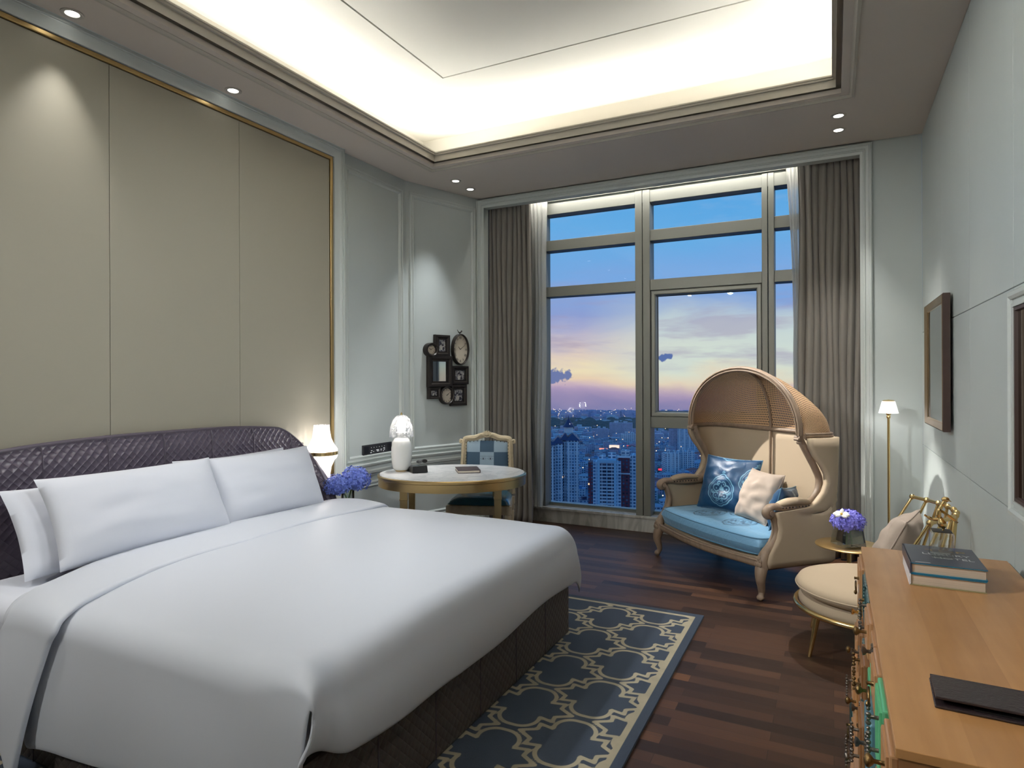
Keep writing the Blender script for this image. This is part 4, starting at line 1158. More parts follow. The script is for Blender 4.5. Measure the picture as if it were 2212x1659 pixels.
m = MB(); m.lathe([(.0001, .009), (.056, .010), (.068, .03), (.076, .08), (.079, .13), (.078, .18), (.070, .225), (.052, .252), (.036, .263), (.032, .272), (.040, .285), (.043, .297), (.034, .303), (.0001, .303)], 40); m.build('base', M_ceramic, tl, smooth=60)
m = MB(); m.lathe([(.024, .300), (.031, .32), (.034, .35), (.031, .385), (.018, .405), (.0001, .408)], 24, caps=False); m.build('bulb', M_bulb, tl, smooth=60)
m = MB(); m.lathe([(.094, .262), (.094, .266), (.090, .30), (.083, .345), (.066, .395), (.035, .425), (.004, .433)], 48, caps=False); m.build('shade', M_crackle, tl, smooth=60, solid=.003)
m = MB(); m.lathe([(.0001, .431), (.010, .432), (.010, .438), (.005, .442), (.004, .45), (.0001, .452)], 16); m.build('finial', M_brass, tl, smooth=60)
pt_light('lamp_light', (0, 0, .355), 17, (1, .95, .9), .046, tl)

# ------------------------------------------------------------------ telephone and notebook
ph = tag(empty('telephone', ond(-.27, .045, .743), DA + radians(200)), 'small black desk telephone beside the white lamp', 'telephone')
m = MB(); m.loft([[(-.06, -.09, 0), (.06, -.09, 0), (.06, .09, 0), (-.06, .09, 0)], [(-.055, -.085, .03), (.055, -.085, .03), (.055, .085, .055), (-.055, .085, .055)]]); m.build('body', M_black, ph, smooth=0, bevel=.006)
m = MB(); m.tube(spl([(-.035, -.09, .062), (-.035, -.05, .066), (-.035, .05, .085), (-.035, .09, .088)], 4), [.017] * 4 + [.012] * 5 + [.017] * 4, 12, flat=(.8, 1.2)); m.build('handset', M_black, ph, smooth=60)
M_key = mat('grey_keys', (120, 122, 126), .5)
for r_ in range(4):
    for c_ in range(3):
        m = MB(); m.box(.0 + c_ * .017, .011 + c_ * .017, -.06 + r_ * .02, -.048 + r_ * .02, .035 + .0035 * r_, .0395 + .0035 * r_); m.build('key', M_key, ph, smooth=0)
m = MB(); m.box(0, .045, .03, .065, .05, .0535); m.build('display', mat('phone_display', (60, 72, 80), .2), ph, smooth=0)
nbk = tag(empty('notebook', ond(.115, .03, .743), DA + radians(8)), 'thick dark notebook with pale page edges lying on the oval desk', 'notebook')
M_nbk = mat('aubergine_book_cover', (66, 54, 58), .5)
m = MB(); m.box(-.085, .085, -.105, .105, 0, .003); m.build('back_cover', M_nbk, nbk, smooth=0)
m = MB(); m.box(-.082, .078, -.100, .100, .003, .018); m.build('pages', mat('notebook_pages', (222, 212, 194), .8), nbk, smooth=0)
m = MB(); m.box(-.086, .086, -.106, .106, .018, .022); m.box(.079, .086, -.106, .106, .002, .019); m.build('front_cover', M_nbk, nbk, smooth=0, bevel=.002)

# ------------------------------------------------------------------ nightstand, vase, hydrangeas
ns = tag(empty('nightstand', (-3.235, 3.62, 0)), 'small white nightstand between the bed and the oval desk', 'nightstand')
m = MB(); m.box(-.20, .20, -.155, .155, .49, .51); m.build('tabletop', M_ceramic, ns, smooth=0, bevel=.004)
m = MB(); m.box(-.19, .19, -.145, .145, .33, .49); m.build('drawer_box', M_trimpaint, ns, smooth=0, bevel=.004)
for a in (-1, 1):
    for b in (-1, 1):
        m = MB(); m.tube([(a * .17, b * .125, 0), (a * .17, b * .125, .33)], .012, 10); m.build('leg', M_gold, ns, smooth=60)
def hydrangea(c, r, n, matl, parent, seed, sq=(1, 1, 1)):
    rnd = random.Random(seed); m = MB(); c = Vector(c)
    for k in range(n):
        zz = 1 - 2 * (k + .5) / n; 
        if zz < -.55: continue
        a = k * 2.39996 + rnd.uniform(-.3, .3); q = sqrt(max(0, 1 - zz * zz))
        nrm = Vector((q * cos(a), q * sin(a), zz)); rr_ = r * rnd.uniform(.86, 1.08)
        p = c + Vector((nrm.x * rr_ * sq[0], nrm.y * rr_ * sq[1], nrm.z * rr_ * sq[2]))
        t1 = nrm.orthogonal().normalized(); t1.rotate(Matrix.Rotation(rnd.uniform(0, 6.28), 3, nrm)); t2 = nrm.cross(t1); s = r * rnd.uniform(.17, .23)
        for q4 in range(4):
            d1 = (t1, t2, -t1, -t2)[q4]; d2 = (t2, -t1, -t2, t1)[q4]; lift = rnd.uniform(.1, .5)
            i = [m.vert(p), m.vert(p + d1 * s * .62 + d2 * s * .42 + nrm * s * lift * .3), m.vert(p + d1 * s * 1.05 + nrm * s * lift), m.vert(p + d1 * s * .62 - d2 * s * .42 + nrm * s * lift * .3)]
            m.face((i[0], i[1], i[2])); m.face((i[0], i[2], i[3]))
    m.ball(c, r * .80, 14, 10, sq)
    return m.build('bloom', matl, parent, smooth=0)
va = tag(empty('vase', (-3.12, 3.57, .5105)), 'clear glass vase of hydrangeas beside the headboard, mostly behind the bed', 'vase')
m = MB(); m.lathe([(.0001, 0), (.045, 0), (.048, .01), (.048, .165), (.045, .165), (.045, .012), (.0001, .010)], 28, caps=False); m.build('glass_body', M_vglass, va, smooth=50)
for (dx, dy, dz, r_, mt_, lb, sd) in ((-.030, -.080, .165, .088, M_petal, 'pale blue hydrangea head, left one in the vase beside the headboard', 2), (.03, .045, .195, .104, M_petal, 'deeper blue hydrangea head, right one in the vase beside the headboard', 5)):
    hy = tag(empty('hydrangea', (-3.12, 3.57, .525)), lb, 'flower', 'hydrangeas in the glass vase')
    hydrangea((dx, dy, dz), r_, 150, mt_, hy, sd, (1, 1, .9))
    m = MB(); m.tube(spl([(.012 * (sd - 3), -.02, 0), (dx * .3, dy * .1, .08), (dx * .8, dy * .8, dz - .02)], 6), .006, 8); m.build('stem', M_green_stem, hy, smooth=60)

# ------------------------------------------------------------------ wall sconce, switches
def ribbed():
    m = bpy.data.materials.new('ribbed_lit_glass'); m.use_nodes = True; t = NT(m.node_tree); t.n.clear()
    co = t.add('ShaderNodeTexCoord'); w_ = t.add('ShaderNodeTexWave', {'Vector': co.outputs['UV'], 'Scale': 14., 'Distortion': 0.}, bands_direction='X')
    e = t.add('ShaderNodeEmission', {0: C4(255, 244, 240), 1: .45}); d = t.add('ShaderNodeBsdfTranslucent', {0: (1, 1, 1, 1)}); tr = t.add('ShaderNodeBsdfTransparent')
    df = t.add('ShaderNodeBsdfDiffuse', {0: (.9, .9, .9, 1)})
    a = t.add('ShaderNodeMixShader', {0: .5, 1: e, 2: d}); b = t.add('ShaderNodeMixShader', {0: .25, 1: a, 2: df}); c = t.add('ShaderNodeMixShader', {0: t.math('MULTIPLY_ADD', w_.outputs[1], .3, .5), 1: tr, 2: b})
    t.l.new(c.outputs[0], t.add('ShaderNodeOutputMaterial').inputs[0]); return m
M_rib = ribbed()
sc = tag(empty('wall_sconce', (-3.328, 3.53, .915)), 'lit wall sconce with two ribbed glass shades and a brass band, beside the headboard', 'wall lamp')
def ribshade(mb, prof):
    n = 64
    rings = [[(r * (1 + .018 * cos(24 * 2 * pi * k / n * 1.0 + 0)) * cos(2 * pi * k / n), r * (1 + .018 * cos(16 * 2 * pi * k / n)) * sin(2 * pi * k / n), z) for k in range(n)] for r, z in prof]
    mb.loft(rings, caps=False)
m = MB(); ribshade(m, [(.112, .012), (.110, .03), (.085, .065), (.066, .11), (.058, .16), (.055, .205)]); m.build('upper_shade', M_rib, sc, smooth=70)
m = MB(); ribshade(m, [(.112, -.012), (.108, -.03), (.086, -.06), (.068, -.10), (.060, -.15), (.056, -.20), (.052, -.205)]); m.build('lower_shade', M_rib, sc, smooth=70)
m = MB(); m.lathe([(.108, -.013), (.115, -.012), (.115, .012), (.108, .013), (.108, -.013)], 48, caps=False); m.build('band', M_brass, sc, smooth=40)
m = MB(); m.ball((0, 0, .085), .026, 14, 10, (1, 1, 1.25)); m.build('bulb', M_bulb, sc, smooth=60)
m = MB(); m.ball((0, 0, -.085), .026, 14, 10, (1, 1, 1.3)); m.build('bulb', M_bulb, sc, smooth=60)
m = MB(); m.tube([(-.126, -.10, .0), (-.09, -.10, 0), (-.06, -.08, 0), (-.03, -.03, 0), (0, 0, 0)], .009, 10); m.build('arm', M_brass, sc, smooth=60)
m = MB(); m.box(-.129, -.112, -.135, -.07, -.035, .035); m.build('wall_plate', M_brass, sc, smooth=0, bevel=.004)
pt_light('sconce_light', (0, 0, .085), 10, (1, .93, .9), .037, sc); pt_light('sconce_light', (0, 0, -.085), 7, (1, .93, .9), .037, sc)
so = tag(empty('wall_socket', (XL, 3.415, .955)), 'black wall plate half hidden behind the headboard beside the sconce', 'socket')
m = MB(); m.box(0, .008, -.06, .06, -.035, .035); m.build('plate', M_black, so, smooth=0, bevel=.002)
cp = tag(empty('control_panel', (XL - .004, 4.325, .862)), 'long black switch and socket panel on the panelled wall above the oval desk', 'control panel')
m = MB(); m.box(0, .012, -.192, .192, -.042, .042); m.build('plate', mat('charcoal_panel', (46, 47, 49), .4), cp, smooth=0, bevel=.002)
m = MB(); m.box(.012, .014, -.178, -.118, -.03, .03); m.build('socket', M_black, cp, smooth=0, bevel=.001)
m = MB(); m.box(.012, .014, .128, .178, -.03, .03); m.build('socket', M_black, cp, smooth=0, bevel=.001)
M_led = mat('panel_marks', (235, 235, 235), .5, emit=((255, 255, 255), .6))
for k in range(6):
    m = MB(); m.box(.012, .0135, -.098 + k * .035, -.076 + k * .035, .008, .022); m.build('button', M_black, cp, smooth=0)
    m = MB(); m.box(.0135, .014, -.091 + k * .035, -.084 + k * .035, .0135, .0165); m.build('button_light', M_led, cp, smooth=0)
for k, (y, z, w_) in enumerate(((-.09, -.012, .018), (-.06, -.022, .010), (-.02, -.012, .035), (-.012, -.022, .028), (.035, -.012, .02), (.04, -.023, .008), (.075, -.004, .02), (.078, -.016, .018), (-.098, -.028, .018), (.07, -.028, .012))):
    m = MB(); m.box(.012, .0126, y, y + w_, z, z + .004); m.build('marking', M_led, cp, smooth=0)

# ------------------------------------------------------------------ collage of clocks and frames on the angled wall
cw = tag(empty('clock_collage', mat=axes(CA + CN * .0, CT, (0, 0, 1), CN)), 'dark metal wall collage of clocks, photo frames and a small mirror above the oval desk', 'wall decoration')
M_dial = mat('cream_clock_dial', (206, 196, 178), .5)
M_ink = mat('dial_ink', (42, 36, 34), .6)
M_mirror = mat('small_mirror', (190, 198, 202), .04, 1.)
def photo_mat():
    m = bpy.data.materials.new('grey_family_photo'); m.use_nodes = True; t = NT(m.node_tree); b = t.n['Principled BSDF']
    co = t.add('ShaderNodeTexCoord'); n = t.add('ShaderNodeTexNoise', {'Vector': co.outputs['Object'], 'Scale': 26., 'Detail': 3., 'Distortion': .6})
    t.set(b, 'Base Color', t.ramp(n.outputs[0], [(.40, C3(60, 60, 74)), (.47, C3(150, 150, 156)), (.52, C3(206, 206, 200)), (.6, C3(90, 90, 100))])); t.set(b, 'Roughness', .35); return m
M_photo = photo_mat()
M_skinp = mat('photo_pale', (200, 198, 192), .4); M_hair = mat('photo_dark', (52, 50, 62), .4)
def cframe(x0, x1, z0, z1, wd, dep, mirror=False):
    f = MB(); f.frame((0, 0, 0), (1, 0, 0), (0, 1, 0), (0, 0, 1), x0, x1, z0, z1, [(0, .0), (0, dep * .8), (.004, dep), (wd * .5, dep), (wd * .75, dep * .75), (wd, dep * .8), (wd, dep * .45), (wd + .003, dep * .4), (wd + .003, 0)])
    o = f.build('mirror_frame' if mirror else 'picture_frame', M_darkmetal, cw, smooth=30)
    g = MB(); g.box(x0 + wd, x1 - wd, z0 + wd, z1 - wd, 0, dep * .42); g.build('mirror_glass' if mirror else 'photograph', M_mirror if mirror else M_photo, o, smooth=0)
    if not mirror:      # two figures close together in the photograph
        cx, cy = (x0 + x1) / 2, (z0 + z1) / 2; s = min(x1 - x0, z1 - z0) - 2 * wd
        for dx, dy, r_, mm in ((-.12, .16, .13, M_hair), (.14, .05, .13, M_hair), (-.10, .09, .10, M_skinp), (.15, -.03, .09, M_skinp), (-.05, -.24, .22, M_skinp), (.2, -.30, .17, M_hair)):
            q = MB(); q.ball((cx + dx * s, cy + dy * s, dep * .425), r_ * s, 10, 6, (1, 1, .02)); q.build('figure', mm, o, smooth=60)
def clock(cx, cz, rx, rz, dep, rim, hands, big=False):
    f = MB(); rings = []
    for a, h in ((0, 0), (0, dep * .9), (.003, dep), (rim * .6, dep), (rim, dep * .85), (rim, dep * .4)):
        rings.append([(cx + (rx - a) * cos(2 * pi * k / 40), cz + (rz - a) * sin(2 * pi * k / 40), h) for k in range(40)])
    f.loft(rings, caps=False); o = f.build('clock_case', M_darkmetal, cw, smooth=40)
    g = MB(); g.loft([[(cx + (rx - rim) * cos(2 * pi * k / 40), cz + (rz - rim) * sin(2 * pi * k / 40), h) for k in range(40)] for h in (0, dep * .5)]); g.build('clock_dial', M_dial, o, smooth=0)
    q = MB(); zf = dep * .5
    for k in range(12):
        a = pi / 2 - k * pi / 6; r1x, r1z = (rx - rim) * .70, (rz - rim) * .70; r2x, r2z = (rx - rim) * .92, (rz - rim) * .92
        num = ('XII', 'I', 'II', 'III', 'IIII', 'V', 'VI', 'VII', 'VIII', 'IX', 'X', 'XI')[k]
        c_ = Vector((cx + (r1x + r2x) / 2 * cos(a), cz + (r1z + r2z) / 2 * sin(a), zf + .0004))
        T_ = Matrix.Translation(c_) @ Matrix.Rotation(a - pi / 2, 4, 'Z'); add_text(q, num, (rx + rz) * .14, T_, .7)
    q.build('numerals', M_ink, o, smooth=0)
    for ang, ln, wd in hands:
        a = radians(90 - ang); e = Vector((cos(a) * (rx - rim) * ln * .9, sin(a) * (rx * .3 + rz * .7 - rim) * ln * .9, 0)); s_ = Vector((-sin(a), cos(a), 0)) * wd
        c_ = Vector((cx, cz, zf + .0012)); h = MB(); h.loft([[c_ + s_ + Vector((0, 0, d)), c_ + e + s_ * .4 + Vector((0, 0, d)), c_ + e - s_ * .4 + Vector((0, 0, d)), c_ - s_ + Vector((0, 0, d))] for d in (0, .0006)]); h.build('hand', M_ink, o, smooth=0)
cframe(.315, .492, 1.665, 1.868, .045, .04)
cframe(.232, .515, 1.375, 1.668, .052, .045, True)
cframe(.520, .728, 1.397, 1.575, .042, .035)
cframe(.505, .705, 1.190, 1.394, .045, .035)
cframe(.236, .375, 1.262, 1.372, .030, .04)
clock(.265, 1.722, .072, .066, .06, .022, ((-50, .6, .003), (50, .8, .002)))
clock(.628, 1.737, .102, .150, .045, .012, ((-55, .42, .004), (62, .85, .003)))
clock(.452, 1.292, .083, .085, .05, .016, ((60, .5, .004), (55, .8, .003)))
m = MB(); m.tube(spl([(.585, 1.925, .03), (.600, 1.905, .03), (.612, 1.897, .03), (.628, 1.902, .03), (.636, 1.912, .03)], 5), [.003] * 5 + [.005] * 5 + [.008] * 5 + [.006] * 5 + [.006], 8); m.ball((.638, 1.914, .03), .008, 8, 6); m.tube([(.615, 1.895, .03), (.615, 1.884, .03)], .002, 6)
m.build('bird_ornament', M_darkmetal, cw, smooth=60)

# ------------------------------------------------------------------ pictures on the right-hand wall
pic = tag(empty('framed_print', mat=axes((XR - .014, 4.605, 1.53), (0, -1, 0), (0, 0, 1), (-1, 0, 0))), 'dark framed print of grey furniture drawings with gold inner edge, hanging on the right-hand wall', 'picture')
hw, hh = .385, .385
M_walnut = mat('dark_walnut_frame', (62, 44, 38), .4); M_bronze = mat('bronze_frame_face', (128, 108, 78), .4, .6)
m = MB(); m.frame((0, 0, 0), (1, 0, 0), (0, 1, 0), (0, 0, 1), -hw, hw, -hh, hh, [(.003, 0), (0, .002), (0, .034), (.004, .038)]); m.box(-hw + .006, hw - .006, -hh + .006, hh - .006, 0, .008); m.build('outer_frame', M_walnut, pic, smooth=30)
m = MB(); m.frame((0, 0, 0), (1, 0, 0), (0, 1, 0), (0, 0, 1), -hw + .004, hw - .004, -hh + .004, hh - .004, [(0, .036), (.004, .040), (.03, .030), (.04, .026), (.04, .008)]); m.build('inner_frame', M_bronze, pic, smooth=30)
m = MB(); m.frame((0, 0, 0), (1, 0, 0), (0, 1, 0), (0, 0, 1), -hw + .044, hw - .044, -hh + .044, hh - .044, [(0, .008), (0, .024), (.006, .022), (.008, .008)]); m.build('gold_slip', M_gold, pic, smooth=30)
m = MB(); m.box(-hw + .05, hw - .05, -hh + .05, hh - .05, .008, .010); m.build('mount', mat('print_paper', (214, 210, 200), .7), pic, smooth=0)
M_dr = mat('pale_grey_drawing_ink', (156, 158, 160), .7); M_dp = mat('slate_print_patch', (120, 126, 132), .7)
def patch(x0, x1, y0, y1, mm, z=.0102):
    q = MB(); q.box(x0, x1, y0, y1, .010, z); return q
m = MB()
m.box(-.30, -.19, .02, .30, .0100, .0106); m.box(.22, .31, -.31, -.13, .0100, .0106); m.build('dark_panel', M_dp, pic, smooth=0)
rnd = random.Random(4)
for gx in range(6):
    for gy in range(4):
        x = -.30 + gx * .105 + .05; y = -.30 + gy * .155 + .07
        if (gx == 0 and gy >= 2) or (gx == 5 and gy == 0): continue
        q = MB(); wd = rnd.uniform(.018, .034); hg = rnd.uniform(.045, .065)
        q.box(x - wd, x + wd, y - hg * .1, y - hg * .02, .0100, .0104); q.box(x - wd, x - wd * .7, y - hg, y, .0100, .0104); q.box(x + wd * .7, x + wd, y - hg, y, .0100, .0104)
        q.lathe([(.0001, .0100), (wd, .0100), (wd, .0105), (.0001, .0105)], 18, c=(x, y + hg * .45, 0), sx=.9, sy=hg / wd * .5)
        q.build('drawing', M_dr, pic, smooth=0)
for k in (-.19, -.02, .15):
    q = MB(); q.box(k, k + .001, -.32, .32, .0100, .0103); q.build('rule_line', M_dr, pic, smooth=0)
m = MB(); m.box(-hw + .044, hw - .044, -hh + .044, hh - .044, .0225, .0235); m.build('glazing', thin_glass('picture_glass', (246, 248, 248), 1.0), pic, smooth=0)

mir = tag(empty('wall_mirror', mat=axes((XR, 2.16, 1.352), (0, -1, 0), (0, 0, 1), (-1, 0, 0))), 'large dark panel in a moulded sage frame above the dresser, cut by the picture edge', 'mirror')
m = MB(); m.frame((0, 0, 0), (1, 0, 0), (0, 1, 0), (0, 0, 1), -.745, .745, -.405, .405, [(-.004, 0), (-.004, .014), (.004, .024), (.018, .026), (.028, .020), (.030, .012), (.044, .012), (.046, .020), (.058, .020), (.060, .004)]); m.build('moulded_frame', M_trimpaint, mir, smooth=30)
m = MB(); m.frame((0, 0, 0), (1, 0, 0), (0, 1, 0), (0, 0, 1), -.686, .686, -.346, .346, [(0, .003), (0, .016), (.012, .016), (.016, .003)]); m.build('inner_frame', M_walnut, mir, smooth=30)
m = MB(); m.box(-.672, .672, -.332, .332, .002, .006); m.build('mirror_glass', mat('bronze_mirror', (120, 92, 58), .08, 1.), mir, smooth=0)

# dark slot behind the dresser, its shade put in as a grey strip
sl = tag(empty('slot_shade_strip', (XR, 2.65, .735)), 'narrow grey strip put in for the shade of a slot just behind the dresser top', 'shade strip')
m = MB(); m.box(-.012, 0, -.34, .34, -.01, .012); m.build('grey_strip', mat('slot_shade_grey', (110, 112, 104), .5, .3), sl, smooth=0, bevel=.002)

# ------------------------------------------------------------------ dresser with collage of drawers
DX0, DX1, DY0, DY1, DZ = .096, .548, 1.300, 2.793, .80
dr = tag(empty('dresser', (DX0, (DY0 + DY1) / 2, 0)), 'honey coloured wooden dresser with a collage of odd drawer fronts and ornate metal pulls', 'dresser')
DO = Vector((DX0, (DY0 + DY1) / 2, 0))
def dm(): q = MB(); q.T = Matrix.Translation(-DO); return q
m = dm(); m.box(DX0, DX1, DY0, DY1, DZ - .018, DZ); m.build('top', M_maple, dr, smooth=0, bevel=.0015)
m = dm(); m.box(DX0 + .006, DX1 - .002, DY0 + .002, DY1 - .002, .06, DZ - .018); m.build('body', M_mapled, dr, smooth=0)
for a, b in ((DX0 + .04, DY0 + .05), (DX1 - .06, DY0 + .05), (DX0 + .04, DY1 - .05), (DX1 - .06, DY1 - .05)):
    m = dm(); m.tube([(a, b, 0), (a, b, .06)], .02, 12); m.build('foot', M_mapled, dr)
M_antique = mat('antique_brass', (120, 96, 62), .35, .9, bump=(90, .4)); M_silver = mat('aged_pewter', (120, 112, 104), .35, .9, bump=(90, .4))
M_greenp = mat('jade_green_paint', (96, 176, 128), .3); M_tealp = mat('teal_beaded_front', (46, 104, 108), .35, bump=(140, .6))
def dots_mat():
    m = bpy.data.materials.new('dotted_front'); m.use_nodes = True; t = NT(m.node_tree); b = t.n['Principled BSDF']
    co = t.add('ShaderNodeTexCoord'); v = t.add('ShaderNodeTexVoronoi', {'Vector': co.outputs['Object'], 'Scale': 85., 'Randomness': .1})
    t.set(b, 'Base Color', t.ramp(v.outputs[0], [(.25, C3(196, 214, 208)), (.36, C3(22, 62, 64))])); t.set(b, 'Roughness', .35); return m
M_dots = dots_mat(); M_bluep = mat('faded_blue_front', (92, 134, 150), .4)
M_mlight = maple('light_maple_front', (168, 124, 84), (192, 148, 106))
rnd = random.Random(21)
def knob(x, y, z, mt_, parent, kind):
    q = dm()
    def lx(prof): # lathe along -x from the front at x
        rings = [[(x - h, y + r * cos(2 * pi * k / 12), z + r * sin(2 * pi * k / 12)) for k in range(12)] for r, h in prof]; q.loft(rings)
    if kind == 0:
        lx([(.006, 0), (.0045, .004), (.004, .020), (.009, .024), (.013, .029), (.012, .034), (.006, .037), (.001, .038)])
    elif kind == 1:     # twisted bar pull, upright
        for dz in (-.035, .035): q.tube([(x, y, z + dz), (x - .02, y, z + dz)], .0045, 8)
        for k in range(11): q.ball((x - .022, y + .002 * sin(k * 2), z - .05 + k * .010), .0058 if k % 2 else .0045, 8, 6, (1, 1, .9))
    elif kind == 2:     # bail with drop
        lx([(.010, 0), (.006, .004), (.004, .014), (.006, .018), (.001, .020)])
        q.tube([(x - .014, y + .022 * sin(a), z - .012 - .022 * (1 - cos(a)) * .9) for a in [-2.4 + .4 * k for k in range(13)]], .003, 8)
        q.ball((x - .015, y, z - .052), .006, 8, 6, (1, 1, 1.4))
    else:               # rosette pull
        lx([(.016, 0), (.014, .004), (.005, .006), (.0045, .018), (.010, .022), (.012, .028), (.001, .031)])
        for k in range(6): q.ball((x - .004, y + .018 * cos(k * pi / 3), z + .018 * sin(k * pi / 3)), .005, 6, 5)
    q.build('handle', mt_, parent, smooth=60)
cols_y = [DY0 + .01, 1.47, 1.66, 1.84, 2.00, 2.19, 2.36, 2.55, DY1 - .008]
mats_ = [M_mlight, M_mapled, M_mlight, M_maple, M_dots, M_maple, M_mlight, M_mapled, M_bluep, M_mlight, M_maple, M_greenp, M_mlight]
nd = 0
for ci, (ya, yb) in enumerate(zip(cols_y, cols_y[1:])):
    zcuts = [DZ - .02]
    z = DZ - .02
    while z > .12:
        z -= rnd.uniform(.10, .20); zcuts.append(max(z, .07))
    for ri, (zt_, zb_) in enumerate(zip(zcuts, zcuts[1:])):
        if zt_ - zb_ < .05: continue
        prj = rnd.choice((.014, .020, .028)) + (.010 if ri >= 2 else 0) + (.012 if ri >= 3 else 0)
        if ri == 0: prj = rnd.choice((.006, .010, .014))
        mm = mats_[(ci * 3 + ri * 2 + (1 if ri > 1 else 0)) % len(mats_)]
        if ri == 0 and ci == 1: mm = M_greenp
        if ri == 0 and ci in (5, 6): mm = M_dots
        if ri == 0 and ci in (0, 7, 4): mm = M_mlight
        y0_, y1_ = ya + .003 + rnd.uniform(0, .012), yb - .003 - rnd.uniform(0, .012)
        xf = DX0 - prj + .006
        q = dm(); q.box(xf, DX0 + .008, y0_, y1_, zb_ + .004, zt_ - .004)
        d_ = q.build('drawer', mm, dr, smooth=0, bevel=.004)
        q = dm(); q.frame((xf, 0, 0), (0, 1, 0), (0, 0, 1), (-1, 0, 0), y0_ + .012, y1_ - .012, zb_ + .014, zt_ - .014, [(0, -.001), (0, .004), (.004, .006), (.010, .003), (.014, -.001)]); q.build('drawer_moulding', mm, d_, smooth=30)
        knob(xf, (y0_ + y1_) / 2, (zb_ + zt_) / 2, (M_antique, M_silver, M_brass)[nd % 3 if nd % 7 == 0 else nd % 2], d_, nd % 4)
        nd += 1
# protruding carved lower front near the viewer
q = dm(); sh = [(.60, .0), (.59, .006), (.56, .012), (.50, .014), (.40, .010), (.25, .014), (.08, .016)]
q.loft([[(DX0 + .008, y_, z_), (DX0 - .045 - h_, y_, z_)] [::1] + [(DX0 - .045 - h_ + .006, y_ + .0, z_ + .004)] for y_, z_, h_ in ((1.31, .06, .0), (1.31, .06, .0))]) if False else None
for k, (y0_, y1_, dx_, zt_) in enumerate(((1.32, 2.18, .034, .40), (1.36, 2.12, .046, .36))):
    q = dm(); ring = []
    for y_ in [y0_ + (y1_ - y0_) * j / 20 for j in range(21)]:
        e_ = (y_ - y0_) / (y1_ - y0_); b_ = .020 * (1 - abs(2 * e_ - 1) ** 3)
        zz = zt_ + .03 * (1 - abs(2 * e_ - 1) ** 2) - (.04 if e_ < .05 or e_ > .95 else 0)
        ring.append([(DX0 + .006, y_, .07), (DX0 - dx_ - b_, y_, .07), (DX0 - dx_ - b_ * .8, y_, zz - .01), (DX0 - dx_ - b_ * .6 + .006, y_, zz), (DX0 + .006, y_, zz)])
    q.loft(ring); q.build('carved_apron', M_mlight, dr, smooth=30, bevel=.002)
# books, crystal trophy, folder
M_bk = mat('slate_book_cover', (64, 66, 82), .3); M_tealc = mat('teal_cover_edge', (16, 112, 146), .4); M_wsp = mat('white_book_spine', (222, 222, 226), .5)
def book(z0, th, top_m, spine_m, label, turn):
    o = tag(empty('book', (.3155, 2.468, z0), radians(turn)), label, 'book')
    m = MB(); m.box(-.096, .094, -.122, .122, .003, th - .003); m.build('pages', M_paper, o, smooth=0)
    m = MB(); m.box(-.099, .098, -.127, .127, 0, .003); m.build('back_cover', M_tealc if spine_m != M_wsp else mat('olive_board', (150, 140, 104), .6), o, smooth=0)
    m = MB(); m.box(-.0985, .098, -.127, .127, th - .003, th - .0004); m.build('cover_edge', M_tealc, o, smooth=0)
    m = MB(); m.box(-.099, .0982, -.1272, .1272, th - .0004, th); m.build('front_cover', top_m, o, smooth=0)
    m = MB(); m.box(-.101, -.096, -.127, .127, 0, th); m.build('spine', spine_m, o, smooth=0, bevel=.0008)
    return o
book(DZ + .0005, .036, M_bk, M_wsp, 'lower of the two thick books on the dresser, with a white spine', -1)
b2 = book(DZ + .037, .034, M_bk, M_bk, 'upper of the two thick books on the dresser, slate cover with lettering', 0)
m = MB()
M_goldink = mat('gold_lettering', (176, 150, 104), .4, .4); M_whiteink = mat('white_lettering', (214, 214, 216), .5)
q = MB(); add_text(q, 'TOP', .034, Matrix.Translation((.015, .062, .0341)), 1.7); q.build('lettering', M_goldink, b2, smooth=0)
q = MB(); add_text(q, 'LUXURY', .030, Matrix.Translation((.010, .014, .0341)), 1.15); q.build('lettering', M_whiteink, b2, smooth=0)
q = MB(); add_text(q, 'HOTEL', .030, Matrix.Translation((.026, -.030, .0341)), 1.15); q.build('lettering', M_whiteink, b2, smooth=0)
q = MB(); q.box(-.085, -.045, -.112, -.108, .0340, .0344); q.build('imprint_line', M_whiteink, b2, smooth=0)
def crystal_mat():
    m = bpy.data.materials.new('clear_crystal'); m.use_nodes = True; t = NT(m.node_tree); t.n.clear()
    g = t.add('ShaderNodeBsdfGlass', {0: (.97, .985, .98, 1), 'Roughness': 0., 'IOR': 1.33}); tr = t.add('ShaderNodeBsdfTransparent', {0: (.97, .985, .98, 1)})
    a = t.add('ShaderNodeMixShader', {0: .68, 1: g, 2: tr}); t.l.new(a.outputs[0], t.add('ShaderNodeOutputMaterial').inputs[0]); return m
cr = tag(empty('figurine', (.312, 2.458, DZ + .0718)), 'gold bird figurine on a clear crystal block, standing on the stacked books', 'figurine')
m = MB(); m.box(-.031, .031, -.036, .036, 0, .082); m.build('crystal_block', crystal_mat(), cr, smooth=0, bevel=.004, seg=1)
m = MB(); m.box(-.027, .027, -.032, .032, .0822, .0832); m.build('mount_plate', M_darkmetal, cr, smooth=0)
m = MB(); m.tube(spl([(.004, 0, .083), (.005, 0, .095), (-.002, 0, .115), (-.008, .0, .135), (-.004, 0, .152), (.004, 0, .168), (.010, 0, .180)], 6), [.003, .003, .003, .003, .004, .005] + [.010 + .003 * sin(k * .5) for k in range(12)] + [.008] * 6 + [.006] * 6 + [.007] * 7, 10)
m.ball((.011, 0, .184), .010, 12, 8, (1.15, .8, .9)); m.tube([(.018, 0, .183), (.027, 0, .178)], [.003, .0008], 8); m.build('bird_body', M_brass, cr, smooth=60)
